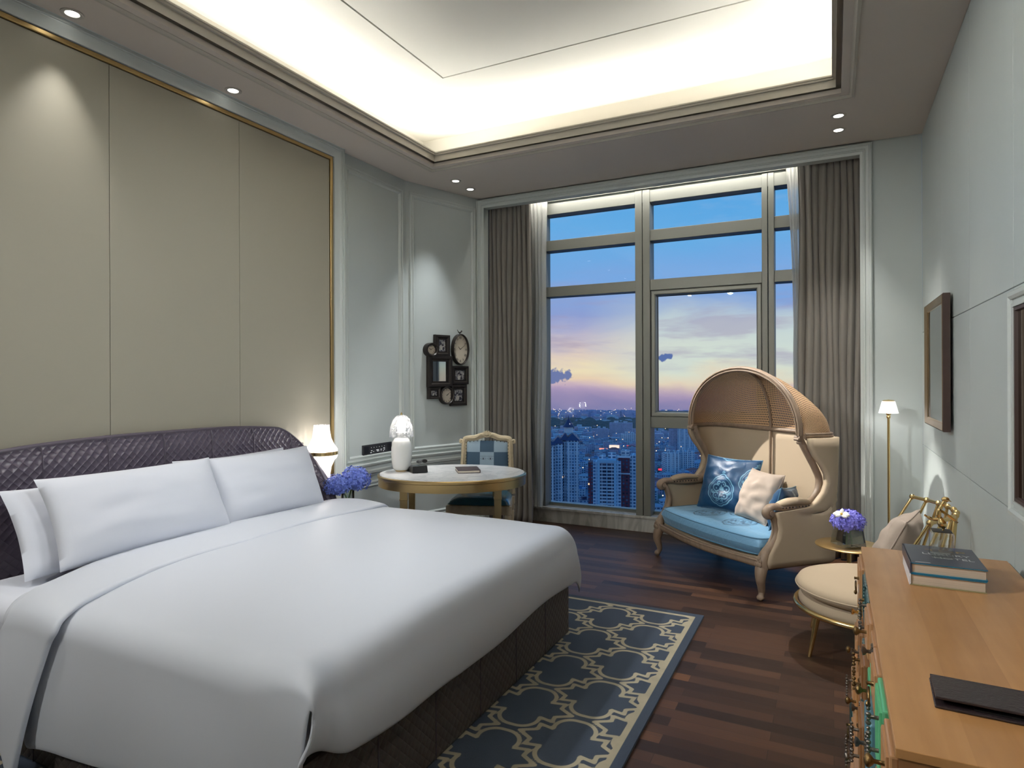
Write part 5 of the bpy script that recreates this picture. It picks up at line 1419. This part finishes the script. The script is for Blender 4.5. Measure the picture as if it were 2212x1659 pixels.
for s_ in (-1, 1):
    m = MB(); m.loft([[(x_, s_ * (.006 + w0), z_ + .004), (x_ + .004, s_ * (.008 + w0), z_), (x_, s_ * (.006 + w0), z_ - .004)] for x_, z_, w0 in ((-.006, .150, 0), (.010, .140, .008), (.028, .126, .010), (.040, .116, .006))]); m.build('bird_wing', M_brass, cr, smooth=60)
m = MB(); m.tube(spl([(-.004, 0, .120), (-.022, 0, .118), (-.038, 0, .124), (-.046, 0, .130)], 5), [.006] * 5 + [.005] * 5 + [.003] * 6, 8); m.build('bird_tail', M_brass, cr, smooth=60)
fd = tag(empty('leather_folder', (.345, 1.553, DZ + .0005), radians(-2.5)), 'dark brown leather folder lying open a little on the near end of the dresser', 'folder')
M_fold = mat('dark_brown_leather', (44, 34, 36), .38, bump=(120, .25))
m = MB(); m.box(-.165, .165, -.070, .066, 0, .005); m.build('lower_cover', M_fold, fd, smooth=0, bevel=.002)
m = MB(); m.loft([[(x_, -.064, .016), (x_, .068, .007), (x_, .071, .011), (x_, -.064, .021)] for x_ in (-.163, .165)]); m.build('upper_cover', M_fold, fd, smooth=0, bevel=.0015)
m = MB(); m.tube([(-.163, .068, .006), (.165, .068, .006)], .0055, 10); m.build('folder_spine', M_fold, fd, smooth=60)
m = MB(); m.box(-.10, .165, -.060, -.02, .0052, .0085); m.build('inner_pocket', M_black, fd, smooth=0)

# ------------------------------------------------------------------ brass rod chair
bc = tag(empty('lounge_chair', (.165, 3.865, 0), 0), 'low brass lounge chair with round linen seat and fan of brass rods as its back', 'chair')
m = MB(); rr_ = .352; m.tube([(rr_ * cos(2 * pi * k / 72), rr_ * sin(2 * pi * k / 72), .232) for k in range(72)], .014, 12, loop=True); m.build('seat_ring', M_brass, bc, smooth=60)
m = MB(); m.lathe([(.0001, .225), (.32, .225), (.335, .24), (.338, .262), (.325, .285), (.0001, .295)], 64); m.build('seat_pan', M_linen, bc, smooth=50)
m = MB(); m.lathe([(.0001, .284), (.24, .284), (.31, .294), (.347, .320), (.351, .342), (.335, .366), (.27, .388), (.15, .402), (.0001, .406)], 72); st_ = m.build('seat_cushion', M_linen, bc, smooth=60)
m = MB(); m.tube([(.351 * cos(2 * pi * k / 72), .351 * sin(2 * pi * k / 72), .333) for k in range(72)], .004, 8, loop=True); m.build('cushion_seam', M_linen, st_, smooth=60)
for a in (218, 142, 38, -38):
    a = radians(a); m = MB(); m.tube([(.30 * cos(a), .30 * sin(a), .225), (.352 * cos(a), .352 * sin(a), 0)], [.016, .009], 12); m.build('leg', M_brass, bc, smooth=60)
tops = []
for k in range(10):
    f = k / 9; a0 = radians(112 - 224 * f)
    b_ = Vector((.345 * cos(radians(100 - 200 * f)), .345 * sin(radians(100 - 200 * f)), .235))
    y_ = .365 - .73 * f; t_ = Vector((.385 - .150 * (2 * f - 1) ** 2, y_, .775))
    tops.append(t_); m = MB(); m.tube([b_, t_], .0075, 10); m.build('back_rod', M_brass, bc, smooth=60)
    m = MB(); m.ball(t_, .0155, 12, 8); m.build('rod_knob', M_brass, bc, smooth=60)
m = MB(); m.tube(tops, .0095, 10); m.build('top_rail', M_brass, bc, smooth=60)
X_ = Vector((.25, 1, 0)).normalized(); up = Vector((.42, -.10, .9)).normalized(); N_ = X_.cross(up).normalized(); up = N_.cross(X_)
pillow('cushion', .40, .36, .17, axes((.30, 3.93, .565), X_, up, N_), M_linen2, 'off-white linen cushion leaning on the brass rods of the lounge chair', 'cushion', None, 30, pw=2.2, n=50, wr=.010, pipe=M_linen2)

# ------------------------------------------------------------------ side table, flower cube
st2 = tag(empty('side_table', (.087, 4.435, 0)), 'small round gold side table between the hooded loveseat and the brass chair', 'side table')
m = MB(); m.lathe([(.0001, .410), (.183, .410), (.190, .413), (.190, .418), (.186, .421), (.0001, .421)], 64); m.build('tabletop', M_brassdark, st2, smooth=40)
m = MB(); m.tube([(0, 0, .01), (0, 0, .412)], .012, 16); m.build('post', M_brassdark, st2, smooth=60)
m = MB(); m.lathe([(.0001, 0), (.135, 0), (.138, .004), (.130, .009), (.015, .014), (.0001, .014)], 48); m.build('foot_plate', M_brassdark, st2, smooth=40)
fv = tag(empty('glass_vase', (.082, 4.43, .4215), radians(35)), 'tapered square glass vase of water on the round gold side table', 'vase')
m = MB()
def sqr(h, z): return [(-h, -h, z), (h, -h, z), (h, h, z), (-h, h, z)]
m.loft([sqr(.070, 0), sqr(.058, .105), sqr(.052, .105), sqr(.062, .018)]); m.build('glass_body', M_vglass, fv, smooth=0)
m = MB(); m.loft([sqr(.0605, .019), sqr(.0545, .075)]); m.build('water', thin_glass('vase_water', (238, 236, 214), 1.5), fv, smooth=0)
hy = tag(empty('hydrangea', (.082, 4.43, .44)), 'violet blue hydrangea head in the square glass vase', 'flower')
hydrangea((0, 0, .125), .085, 260, M_petalv, hy, 11, (1.08, 1.08, .78))
for a in (0, 2.1, 4.2):
    m = MB(); m.tube([(.02 * cos(a), .02 * sin(a), .004), (.012 * cos(a + 1), .012 * sin(a + 1), .09)], .005, 8); m.build('stem', M_green_stem, hy, smooth=60)
oc = Vector((.082, 4.43, .44)) + Vector((-.035, -.075, .175))
orc = tag(empty('orchid', oc), 'single white orchid bloom resting on the violet hydrangea', 'flower')
nrm = Vector((-.15, -.75, .65)).normalized(); t1 = Vector((1, -.2, 0)).cross(nrm).cross(nrm).normalized() * -1; t2 = nrm.cross(t1)
for k, (ang, ln, wd) in enumerate(((0, .046, .034), (180, .046, .034), (90, .040, .020), (215, .038, .018), (-35, .038, .018))):
    a = radians(ang); d1 = t1 * cos(a) + t2 * sin(a); d2 = nrm.cross(d1); m = MB()
    def pg(u, v):
        w_ = wd * sin(pi * min(1, .12 + u * .88)) ** .7 * (2 * v - 1) * .62
        return d1 * (ln * u) + d2 * w_ + nrm * (.006 + .010 * sin(u * 2.2) - .010 * (2 * v - 1) ** 2 * u)
    m.grid(pg, 8, 6); m.build('petal', M_orchid, orc, smooth=70, solid=.0008)
m = MB(); m.ball(nrm * .014, .007, 8, 6); m.build('orchid_lip', mat('orchid_yellow', (206, 170, 60), .5), orc, smooth=60)

# ------------------------------------------------------------------ floor lamp
fl = tag(empty('floor_lamp', (.362, 5.36, 0)), 'slim brass floor lamp with a small lit frosted glass shade in the right-hand corner', 'floor lamp')
m = MB(); m.lathe([(.0001, 0), (.13, 0), (.132, .006), (.125, .012), (.012, .018), (.0001, .018)], 48); m.build('base', M_brass, fl, smooth=40)
m = MB(); m.tube([(0, 0, .015), (0, 0, 1.165)], .0085, 16); m.build('pole', M_brass, fl, smooth=60)
m = MB(); m.lathe([(.0001, 1.15), (.012, 1.152), (.014, 1.165), (.010, 1.172), (.016, 1.18), (.016, 1.187), (.0001, 1.188)], 20); m.build('shade_holder', M_brass, fl, smooth=50)
m = MB(); m.lathe([(.064, 1.190), (.062, 1.196), (.043, 1.272), (.040, 1.276), (.0395, 1.272), (.060, 1.194)], 40, caps=False); m.build('lamp_shade', glow('lit_frosted_glass', (255, 250, 250), 1.6, .92), fl, smooth=50)
m = MB(); m.lathe([(.0001, 1.274), (.038, 1.275), (.040, 1.279), (.032, 1.284), (.010, 1.286), (.0001, 1.289)], 32); m.build('shade_cap', M_brass, fl, smooth=50)
m = MB(); m.ball((0, 0, 1.232), .018, 12, 8); m.build('bulb', M_bulb, fl, smooth=60)
pt_light('lamp_light', (0, 0, 1.21), 1.6, (1, .96, .95), .03, fl)

# ------------------------------------------------------------------ the city far below
GZ = -150.
def away(b, D, z=0): b = radians(b); return Vector((-D * sin(b), D * cos(b), z))
def facade(name, wall, w1, w2, bw=3.4, rh=3.0, mor=.55, lit=.018, vary=0.):
    m = bpy.data.materials.new(name); m.use_nodes = True; t = NT(m.node_tree); b = t.n['Principled BSDF']
    co = t.add('ShaderNodeTexCoord')
    br = t.add('ShaderNodeTexBrick', {'Vector': co.outputs['UV'], 'Color1': (0, 0, 0, 1), 'Color2': (1, 1, 1, 1), 'Mortar': (0, 0, 0, 1), 'Scale': 1., 'Mortar Size': mor, 'Mortar Smooth': .1, 'Bias': 0., 'Brick Width': bw, 'Row Height': rh}, offset=0, squash=1.)
    r = br.outputs[0]; f = br.outputs['Fac']
    win_ = t.ramp(r, [(0, C3(*w1)), (1, C3(*w2))])
    n = t.add('ShaderNodeTexNoise', {'Vector': co.outputs['Object'], 'Scale': .15, 'Detail': 2.})
    wl = t.mix(1., C4(*wall), t.ramp(n.outputs[0], [(.3, (1 - .25,) * 3), (.7, (1, 1, 1))]), 'MULTIPLY')
    t.set(b, 'Base Color', t.mix(f, win_, wl)); t.set(b, 'Roughness', .6); t.set(b, 'Specular IOR Level', .25)
    on = t.math('MULTIPLY', t.math('GREATER_THAN', r, 1 - lit), t.math('SUBTRACT', 1., f))
    t.set(b, 'Emission Color', C4(255, 214, 160)); t.set(b, 'Emission Strength', t.math('MULTIPLY', on, 1.2))
    return m
F_blue = facade('pale_blue_facade', (204, 226, 244), (56, 80, 116), (112, 146, 180), 3.2, 3.0, .62)
F_white = facade('white_facade', (236, 240, 246), (60, 84, 118), (120, 148, 178), 4.2, 3.0, .7)
F_grey = facade('grey_violet_facade', (208, 202, 226), (62, 74, 110), (120, 132, 166), 3.0, 3.0, .6)
F_pink = facade('pinkish_facade', (232, 186, 202), (66, 70, 104), (130, 130, 160), 3.6, 3.0, .8)
F_red = facade('maroon_facade', (118, 54, 70), (20, 26, 46), (84, 108, 142), 3.0, 3.0, .7)
F_dark = facade('dark_balcony_facade', (196, 212, 230), (36, 50, 78), (76, 98, 130), 4.4, 3.0, .42)
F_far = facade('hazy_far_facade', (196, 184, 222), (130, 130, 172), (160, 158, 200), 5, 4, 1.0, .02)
M_navy = mat('navy_roof_tiles', (26, 46, 92), .5, bump=(1.5, .3)); M_roofl = mat('pale_flat_roof', (150, 164, 182), .8); M_roofb = mat('blue_sheet_roof', (56, 128, 176), .5); M_roofr = mat('brick_red_roof', (146, 84, 84), .8)
M_bandw = mat('white_band', (214, 222, 230), .6); M_tree = mat('dusk_tree_leaves', (36, 66, 56), .9, noise_=(.3, .5))
def ground_mat():
    m = bpy.data.materials.new('city_ground'); m.use_nodes = True; t = NT(m.node_tree); b = t.n['Principled BSDF']
    co = t.add('ShaderNodeTexCoord'); n = t.add('ShaderNodeTexNoise', {'Vector': co.outputs['Object'], 'Scale': .008, 'Detail': 8.})
    t.set(b, 'Base Color', t.ramp(n.outputs[0], [(.35, C3(60, 84, 96)), (.5, C3(104, 122, 146)), (.62, C3(52, 84, 80)), (.75, C3(150, 164, 186))])); t.set(b, 'Roughness', .9); return m
m = MB(); m.loft([[(2990 * cos(2 * pi * k / 96), 2990 * sin(2 * pi * k / 96), z) for k in range(96)] for z in (GZ - 4, GZ)])
struct(m.build('city_ground', ground_mat(), smooth=0))
def hip(mb, x0, x1, y0, y1, z0, z1, over=.8):
    x0 -= over; x1 += over; y0 -= over; y1 += over; s_ = min(x1 - x0, y1 - y0) / 2 * .98
    lng = (x1 - x0) > (y1 - y0)
    i = [mb.vert(p) for p in ((x0, y0, z0), (x1, y0, z0), (x1, y1, z0), (x0, y1, z0))]
    if lng: j = [mb.vert((x0 + s_, (y0 + y1) / 2, z1)), mb.vert((x1 - s_, (y0 + y1) / 2, z1))]; fs = ((i[0], i[1], j[1], j[0]), (i[1], i[2], j[1]), (i[2], i[3], j[0], j[1]), (i[3], i[0], j[0]))
    else: j = [mb.vert(((x0 + x1) / 2, y0 + s_, z1)), mb.vert(((x0 + x1) / 2, y1 - s_, z1))]; fs = ((i[0], i[1], j[0]), (i[1], i[2], j[1], j[0]), (i[2], i[3], j[1]), (i[3], i[0], j[0], j[1]))
    for f in fs: mb.face(f)
    mb.face(i[::-1])
def tower(b, D, rz, label): return tag(empty('tower_block', away(b, D, GZ), radians(rz)), label, 'building')
def blk(parent, name, matl, boxes, bevel=0):
    for bx in boxes:
        q = MB(); q.box(*bx); q.build(name, matl, parent, smooth=0)
# left residential complex with navy hipped roofs (local x to the right as seen from the room, y away)
T = tower(23.4, 640, 22, 'pale blue residential tower with navy hipped roofs and a spired turret')
zr = -66 - GZ
for (x0, x1, y0, y1, h_, mm) in ((-34, -13, -4, 22, zr - 6, F_blue), (-22, -6, 4, 26, zr, F_white), (-8, 6, -2, 24, zr + 1, F_dark), (4, 14, 2, 28, zr + 2, F_blue), (12, 20, 8, 34, zr + 5, F_dark), (18, 30, 4, 34, zr + 5, F_blue)):
    q = MB(); q.box(x0, x1, y0, y1, 0, h_); q.build('wall', mm, T, smooth=0)
    q = MB(); hip(q, x0, x1, y0, y1, h_, h_ + 6.5, 1.2); q.build('roof', M_navy, T, smooth=0)
    for z_ in (h_ - 13, h_ - 31, h_ - 49):
        q = MB(); q.box(x0 - .5, x1 + .5, y0 - .5, y0 + 1, z_, z_ + .7); q.build('floor_band', M_bandw, T, smooth=0)
    for k in range(3):
        x_ = x0 + (x1 - x0) * (k + .5) / 3; q = MB(); q.box(x_ - .7, x_ + .7, y0 - .9, y0, 0, h_ - 2); q.build('pilaster', M_bandw if k != 1 else F_blue, T, smooth=0)
q = MB(); q.box(-20, -8, 12, 24, zr, zr + 9); q.build('wall', F_white, T, smooth=0)
q = MB(); hip(q, -20, -8, 12, 24, zr + 9, zr + 14, 1.6); q.build('roof', M_navy, T, smooth=0)
q = MB(); q.lathe([(4.6, zr + 10), (4.6, zr + 17), (4.2, zr + 17)], 12, c=(20, 26, 0)); q.build('turret', M_bandw, T, smooth=0)
q = MB(); q.lathe([(6.2, zr + 17), (3.2, zr + 21.5), (.8, zr + 25), (.1, zr + 29)], 12, c=(20, 26, 0)); q.build('turret_roof', M_navy, T, smooth=0)
# central tower with a pale frame and maroon flanks
T = tower(18.25, 580, 17, 'tower with a pale blue framed balcony front and one maroon flank')
zr = -73 - GZ
blk(T, 'wall', F_dark, [(-6.2, 6.2, 0, 20, 0, zr)])
blk(T, 'frame_pier', M_bandw if False else mat('pale_blue_render', (150, 190, 216), .7), [(-8.6, -6.2, -1.6, 18, 0, zr + 1), (6.2, 8.6, -1.6, 18, 0, zr + 1), (-6.2, 6.2, -1.6, 18, zr - 1.5, zr + 1.2), (-.35, .35, -1.8, 0, 0, zr)])
for k in range(26): blk(T, 'balcony', M_bandw, [(-6.2, 6.2, -1.4, 0, zr - 5 - k * 3.1, zr - 4.2 - k * 3.1)])
blk(T, 'flank', F_blue, [(-12.5, -8.6, 1, 18, 0, zr - 1), (8.6, 12.5, 1, 18, 0, zr - 1)])
blk(T, 'flank', F_red, [(-17, -12.5, 3, 18, 0, zr - 2)])
blk(T, 'roof_house', F_white, [(-7, -1, 5, 14, zr, zr + 4), (1, 8, 8, 17, zr, zr + 6)])
T = tower(16.65, 590, 12, 'maroon and blue balcony tower right of the pale framed tower, against the window mullion')
zr = -70 - GZ
blk(T, 'wall', F_red, [(-6, 4, 0, 18, 0, zr)]); blk(T, 'wall', F_blue, [(4, 14, 3, 22, 0, zr + 1), (14, 24, 6, 26, 0, zr - 4)]); blk(T, 'roof_house', F_white, [(-4, 3, 6, 14, zr, zr + 5)]); blk(T, 'cornice', M_bandw, [(-7, 5, -1, 1, zr - 1, zr + .6), (-6.5, 4.5, -.8, 1, zr - 16, zr - 15)])
for (b, D, w_, d_, zt_, mm, lb, rz) in ((18.72, 1500, 30, 22, -116, F_grey, 'slim pair of grey violet slab towers in the middle distance, left of the widest slab', 15),
                                   (17.02, 1550, 54, 24, -106, F_grey, 'widest and tallest grey slab tower in the middle distance of the left pane', 14),
                                   (16.25, 1400, 34, 22, -120, F_white, 'squat banded white slab tower against the mullion in the middle distance', 20),
                                   (11.35, 1270, 36, 22, -74, F_blue, 'tall pale blue gridded tower rising behind the hood of the loveseat', 8),
                                   (12.45, 1285, 20, 20, -80, F_grey, 'slim grey tower just left of the tall pale blue gridded tower', 8),
                                   (12.55, 985, 22, 22, -112, F_white, 'white balcony tower with a rounded corner, left part of the pair above the sofa arm', 28),
                                   (11.5, 1000, 26, 20, -110, F_blue, 'blue white balcony tower, right part of the pair above the sofa arm', 10)):
    T = tower(b, D, rz, lb); zr = zt_ - GZ
    blk(T, 'wall', mm, [(-w_ / 2, w_ / 2, 0, d_, 0, zr)])
    for k in range(4):
        x_ = -w_ / 2 + w_ * (k + .5) / 4; blk(T, 'pilaster', mm if mm == F_grey else M_bandw, [(x_ - 1, x_ + 1, -1.2, 0, 0, zr + 1.5)])
    blk(T, 'roof_house', F_white, [(-w_ * .3, -w_ * .1, 4, 12, zr, zr + 5), (w_ * .1, w_ * .3, 4, 12, zr, zr + 4)])
# low-rise quarters: individual houses in view, the rest as one mass
rnd = random.Random(99)
fac = [F_white, F_blue, F_grey, F_pink, F_white, F_grey]; rfs = [M_roofl, M_roofb, M_roofl, M_roofr, M_navy, M_roofl]
protos = []
for k in range(12):
    w_, d_, h_ = rnd.uniform(11, 20), rnd.uniform(10, 16), rnd.choice((9, 12, 12, 15, 18, 21))
    r_ = empty('apartment_house', (0, 0, -1000)); q = MB(); q.box(-w_ / 2, w_ / 2, -d_ / 2, d_ / 2, 0, h_); q.build('wall', fac[k % 6], r_, smooth=0)
    q = MB()
    if k % 3 == 0: hip(q, -w_ / 2, w_ / 2, -d_ / 2, d_ / 2, h_, h_ + 3, .6)
    else: q.box(-w_ / 2 - .3, w_ / 2 + .3, -d_ / 2 - .3, d_ / 2 + .3, h_, h_ + .5); q.box(-w_ * .2, w_ * .1, -d_ * .2, d_ * .2, h_ + .5, h_ + 3)
    q.build('roof', rfs[k % 6], r_, smooth=0); protos.append(r_)
lab = {0: 'low city house with windows seen far below through the window'}
cnt = 0; used = [False] * 12; spots = []
tries = 0
blocked = [(away(23.4, 640), 48), (away(18.25, 580), 28), (away(16.2, 595), 34), (away(18.7, 1500), 30), (away(17, 1550), 45), (away(16.25, 1400), 32), (away(11.35, 1270), 32), (away(12.45, 1285), 24), (away(12.5, 985), 24), (away(11.5, 1000), 26)]
while cnt < 290 and tries < 60000:
    tries += 1; b = rnd.uniform(10.3, 24.6); D = sqrt(rnd.uniform(690 ** 2, 1420 ** 2)); p = away(b, D)
    if any((p - q).length < 22 for q in spots) or any((p - c).length < r_ + 8 for c, r_ in blocked): continue
    if noise.noise(p * .006) > .33: continue
    spots.append(p); k = rnd.randrange(12)
    o = protos[k] if not used[k] else dup(protos[k]); used[k] = True
    o.location = (p.x, p.y, GZ); o.rotation_euler = (0, 0, radians(rnd.choice((18, 18, 24, 108, 112, 40))))
    tag(o, 'small city house far below with %s walls and %s' % (('white', 'pale blue', 'grey violet', 'pinkish', 'white', 'grey violet')[k % 6], ('a pale hipped roof', 'a blue flat roof', 'a pale flat roof', 'a red hipped roof', 'a navy flat roof', 'a pale flat roof')[k % 6]), 'building', 'low apartment houses below the window'); cnt += 1
for k, u in enumerate(used):
    if not u:
        for c in [x for x in bpy.data.objects if x.parent == protos[k]]: bpy.data.objects.remove(c)
        bpy.data.objects.remove(protos[k])
m = MB()
def rbox(mb, p, w_, d_, h_, rz, mi):
    mb.cur = mi; T0 = mb.T; mb.T = Matrix.Translation((p.x, p.y, GZ)) @ Matrix.Rotation(rz, 4, 'Z'); mb.box(-w_ / 2, w_ / 2, -d_ / 2, d_ / 2, 0, h_); mb.T = T0
for k in range(3400):
    b = rnd.uniform(2, 33); D = sqrt(rnd.uniform(700 ** 2, 2950 ** 2)); p = away(b, D)
    if 10.3 < b < 24.6 and D < 1430: continue
    if 1730 < D < 2240: 
        if rnd.random() > .06: continue
    if any((p - c).length < r_ for c, r_ in blocked): continue
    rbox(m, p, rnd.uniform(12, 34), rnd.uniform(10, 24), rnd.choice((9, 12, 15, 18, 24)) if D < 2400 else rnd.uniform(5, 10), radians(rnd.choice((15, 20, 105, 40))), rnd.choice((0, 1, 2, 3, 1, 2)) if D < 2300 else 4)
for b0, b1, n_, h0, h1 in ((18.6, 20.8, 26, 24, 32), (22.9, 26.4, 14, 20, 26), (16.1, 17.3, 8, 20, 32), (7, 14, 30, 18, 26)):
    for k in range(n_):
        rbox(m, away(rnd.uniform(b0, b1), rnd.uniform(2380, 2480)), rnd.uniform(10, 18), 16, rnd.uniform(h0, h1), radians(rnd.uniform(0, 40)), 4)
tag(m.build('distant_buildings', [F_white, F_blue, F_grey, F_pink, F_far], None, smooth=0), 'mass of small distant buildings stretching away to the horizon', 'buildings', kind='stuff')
# trees
m = MB()
for k in range(900):
    if k < 520: b = rnd.uniform(6, 30); D = sqrt(rnd.uniform(1740 ** 2, 2150 ** 2)); r_ = rnd.uniform(9, 20)
    else: b = rnd.uniform(10, 25); D = sqrt(rnd.uniform(700 ** 2, 1500 ** 2)); r_ = rnd.uniform(4, 9)
    p = away(b, D)
    if k >= 520 and noise.noise(p * .006) < .27: continue
    m.ball((p.x, p.y, GZ + r_ * .5), r_, 7, 5, (1, 1, .75))
tag(m.build('city_trees', M_tree, None, smooth=80), 'dark green trees between the houses of the city', 'trees', kind='stuff')
# river and viaduct
q = MB(); q.loft([[away(b, D, z) for b, D in ((4, 2215), (32, 2215), (32, 2330), (4, 2330))] for z in (GZ, GZ + 1)]); tag(q.build('river', mat('river_water', (120, 168, 186), .15), None, smooth=0), 'pale strip of river crossing the far side of the city', 'river', kind='structure')
vi = tag(empty('viaduct', away(19.5, 2070, GZ)), 'long pale viaduct on piers crossing the green belt of the city', 'bridge')
vo = away(19.5, 2070, 0)
A_v = away(15.2, 2030) - vo; B_v = away(23.2, 2130) - vo; dV = (B_v - A_v).normalized(); nV = Vector((-dV.y, dV.x, 0))
q = MB(); q.loft([[P_ + nV * 6 + Vector((0, 0, 15)), P_ - nV * 6 + Vector((0, 0, 15)), P_ - nV * 6 + Vector((0, 0, 18)), P_ + nV * 6 + Vector((0, 0, 18))] for P_ in (A_v, B_v)]); q.build('deck', M_bandw, vi, smooth=0)
for k in range(22):
    P_ = A_v.lerp(B_v, (k + .5) / 22); q = MB(); q.box(P_.x - 2, P_.x + 2, P_.y - 2, P_.y + 2, 0, 15); q.build('pier', M_bandw, vi, smooth=0)
# shop signs and street lights
for (b, D, z, w_, h_, c_, lb) in ((19.15, 760, -140, 15, 3, (240, 222, 60), 'long yellow lit sign between the navy roofed tower and the pale framed tower'), (16.55, 1300, -138, 22, 5, (230, 70, 60), 'red lit sign on the shops in front of the grey slab towers'),
                                 (17.6, 1290, -138, 20, 6, (255, 220, 190), 'white lit sign on the shops left of the red one'), (18.55, 1270, -140, 16, 4, (250, 150, 120), 'orange lit sign on the shops below the slim pair of slab towers'), (13.6, 1010, -141, 7, 3, (240, 60, 80), 'small red lit sign among the pink houses in the right pane')):
    o = tag(empty('billboard', away(b, D, GZ), radians(b)), lb, 'sign'); q = MB(); q.box(-w_ / 2, w_ / 2, -.3, .3, z - GZ, z - GZ + h_); q.build('sign_face', mat('sign_glow_%d' % int(b * 100), c_, .5, emit=(c_, 1.3)), o, smooth=0)
    q = MB(); q.box(-.5, .5, 0, .6, 0, z - GZ); q.build('sign_post', M_roofl, o, smooth=0)
m = MB()
for k in range(420):
    b = rnd.uniform(8, 27); D = sqrt(rnd.uniform(720 ** 2, 2850 ** 2)); p = away(b, D); s_ = .5 + D / 2600
    m.ball((p.x, p.y, GZ + rnd.uniform(8, 22)), s_, 6, 4)
tag(m.build('street_lights', mat('street_light_glow', (255, 226, 190), .5, emit=((255, 220, 180), 2.2)), None, smooth=0), 'scattered points of street light across the city', 'lights', kind='stuff')

# evening haze lying over the city
hz = bpy.data.materials.new('evening_haze'); hz.use_nodes = True; t = NT(hz.node_tree); t.n.clear()
vs_ = t.add('ShaderNodeVolumeScatter', {0: (.80, .88, 1., 1), 'Density': .00015, 'Anisotropy': .2})
t.l.new(vs_.outputs[0], t.add('ShaderNodeOutputMaterial').inputs['Volume'])
q = MB(); q.box(-2400, 300, 420, 3000, GZ - 1, GZ + 118); tag(q.build('haze', hz, None, smooth=0), 'thin blue evening haze lying over the city', 'haze', kind='stuff')
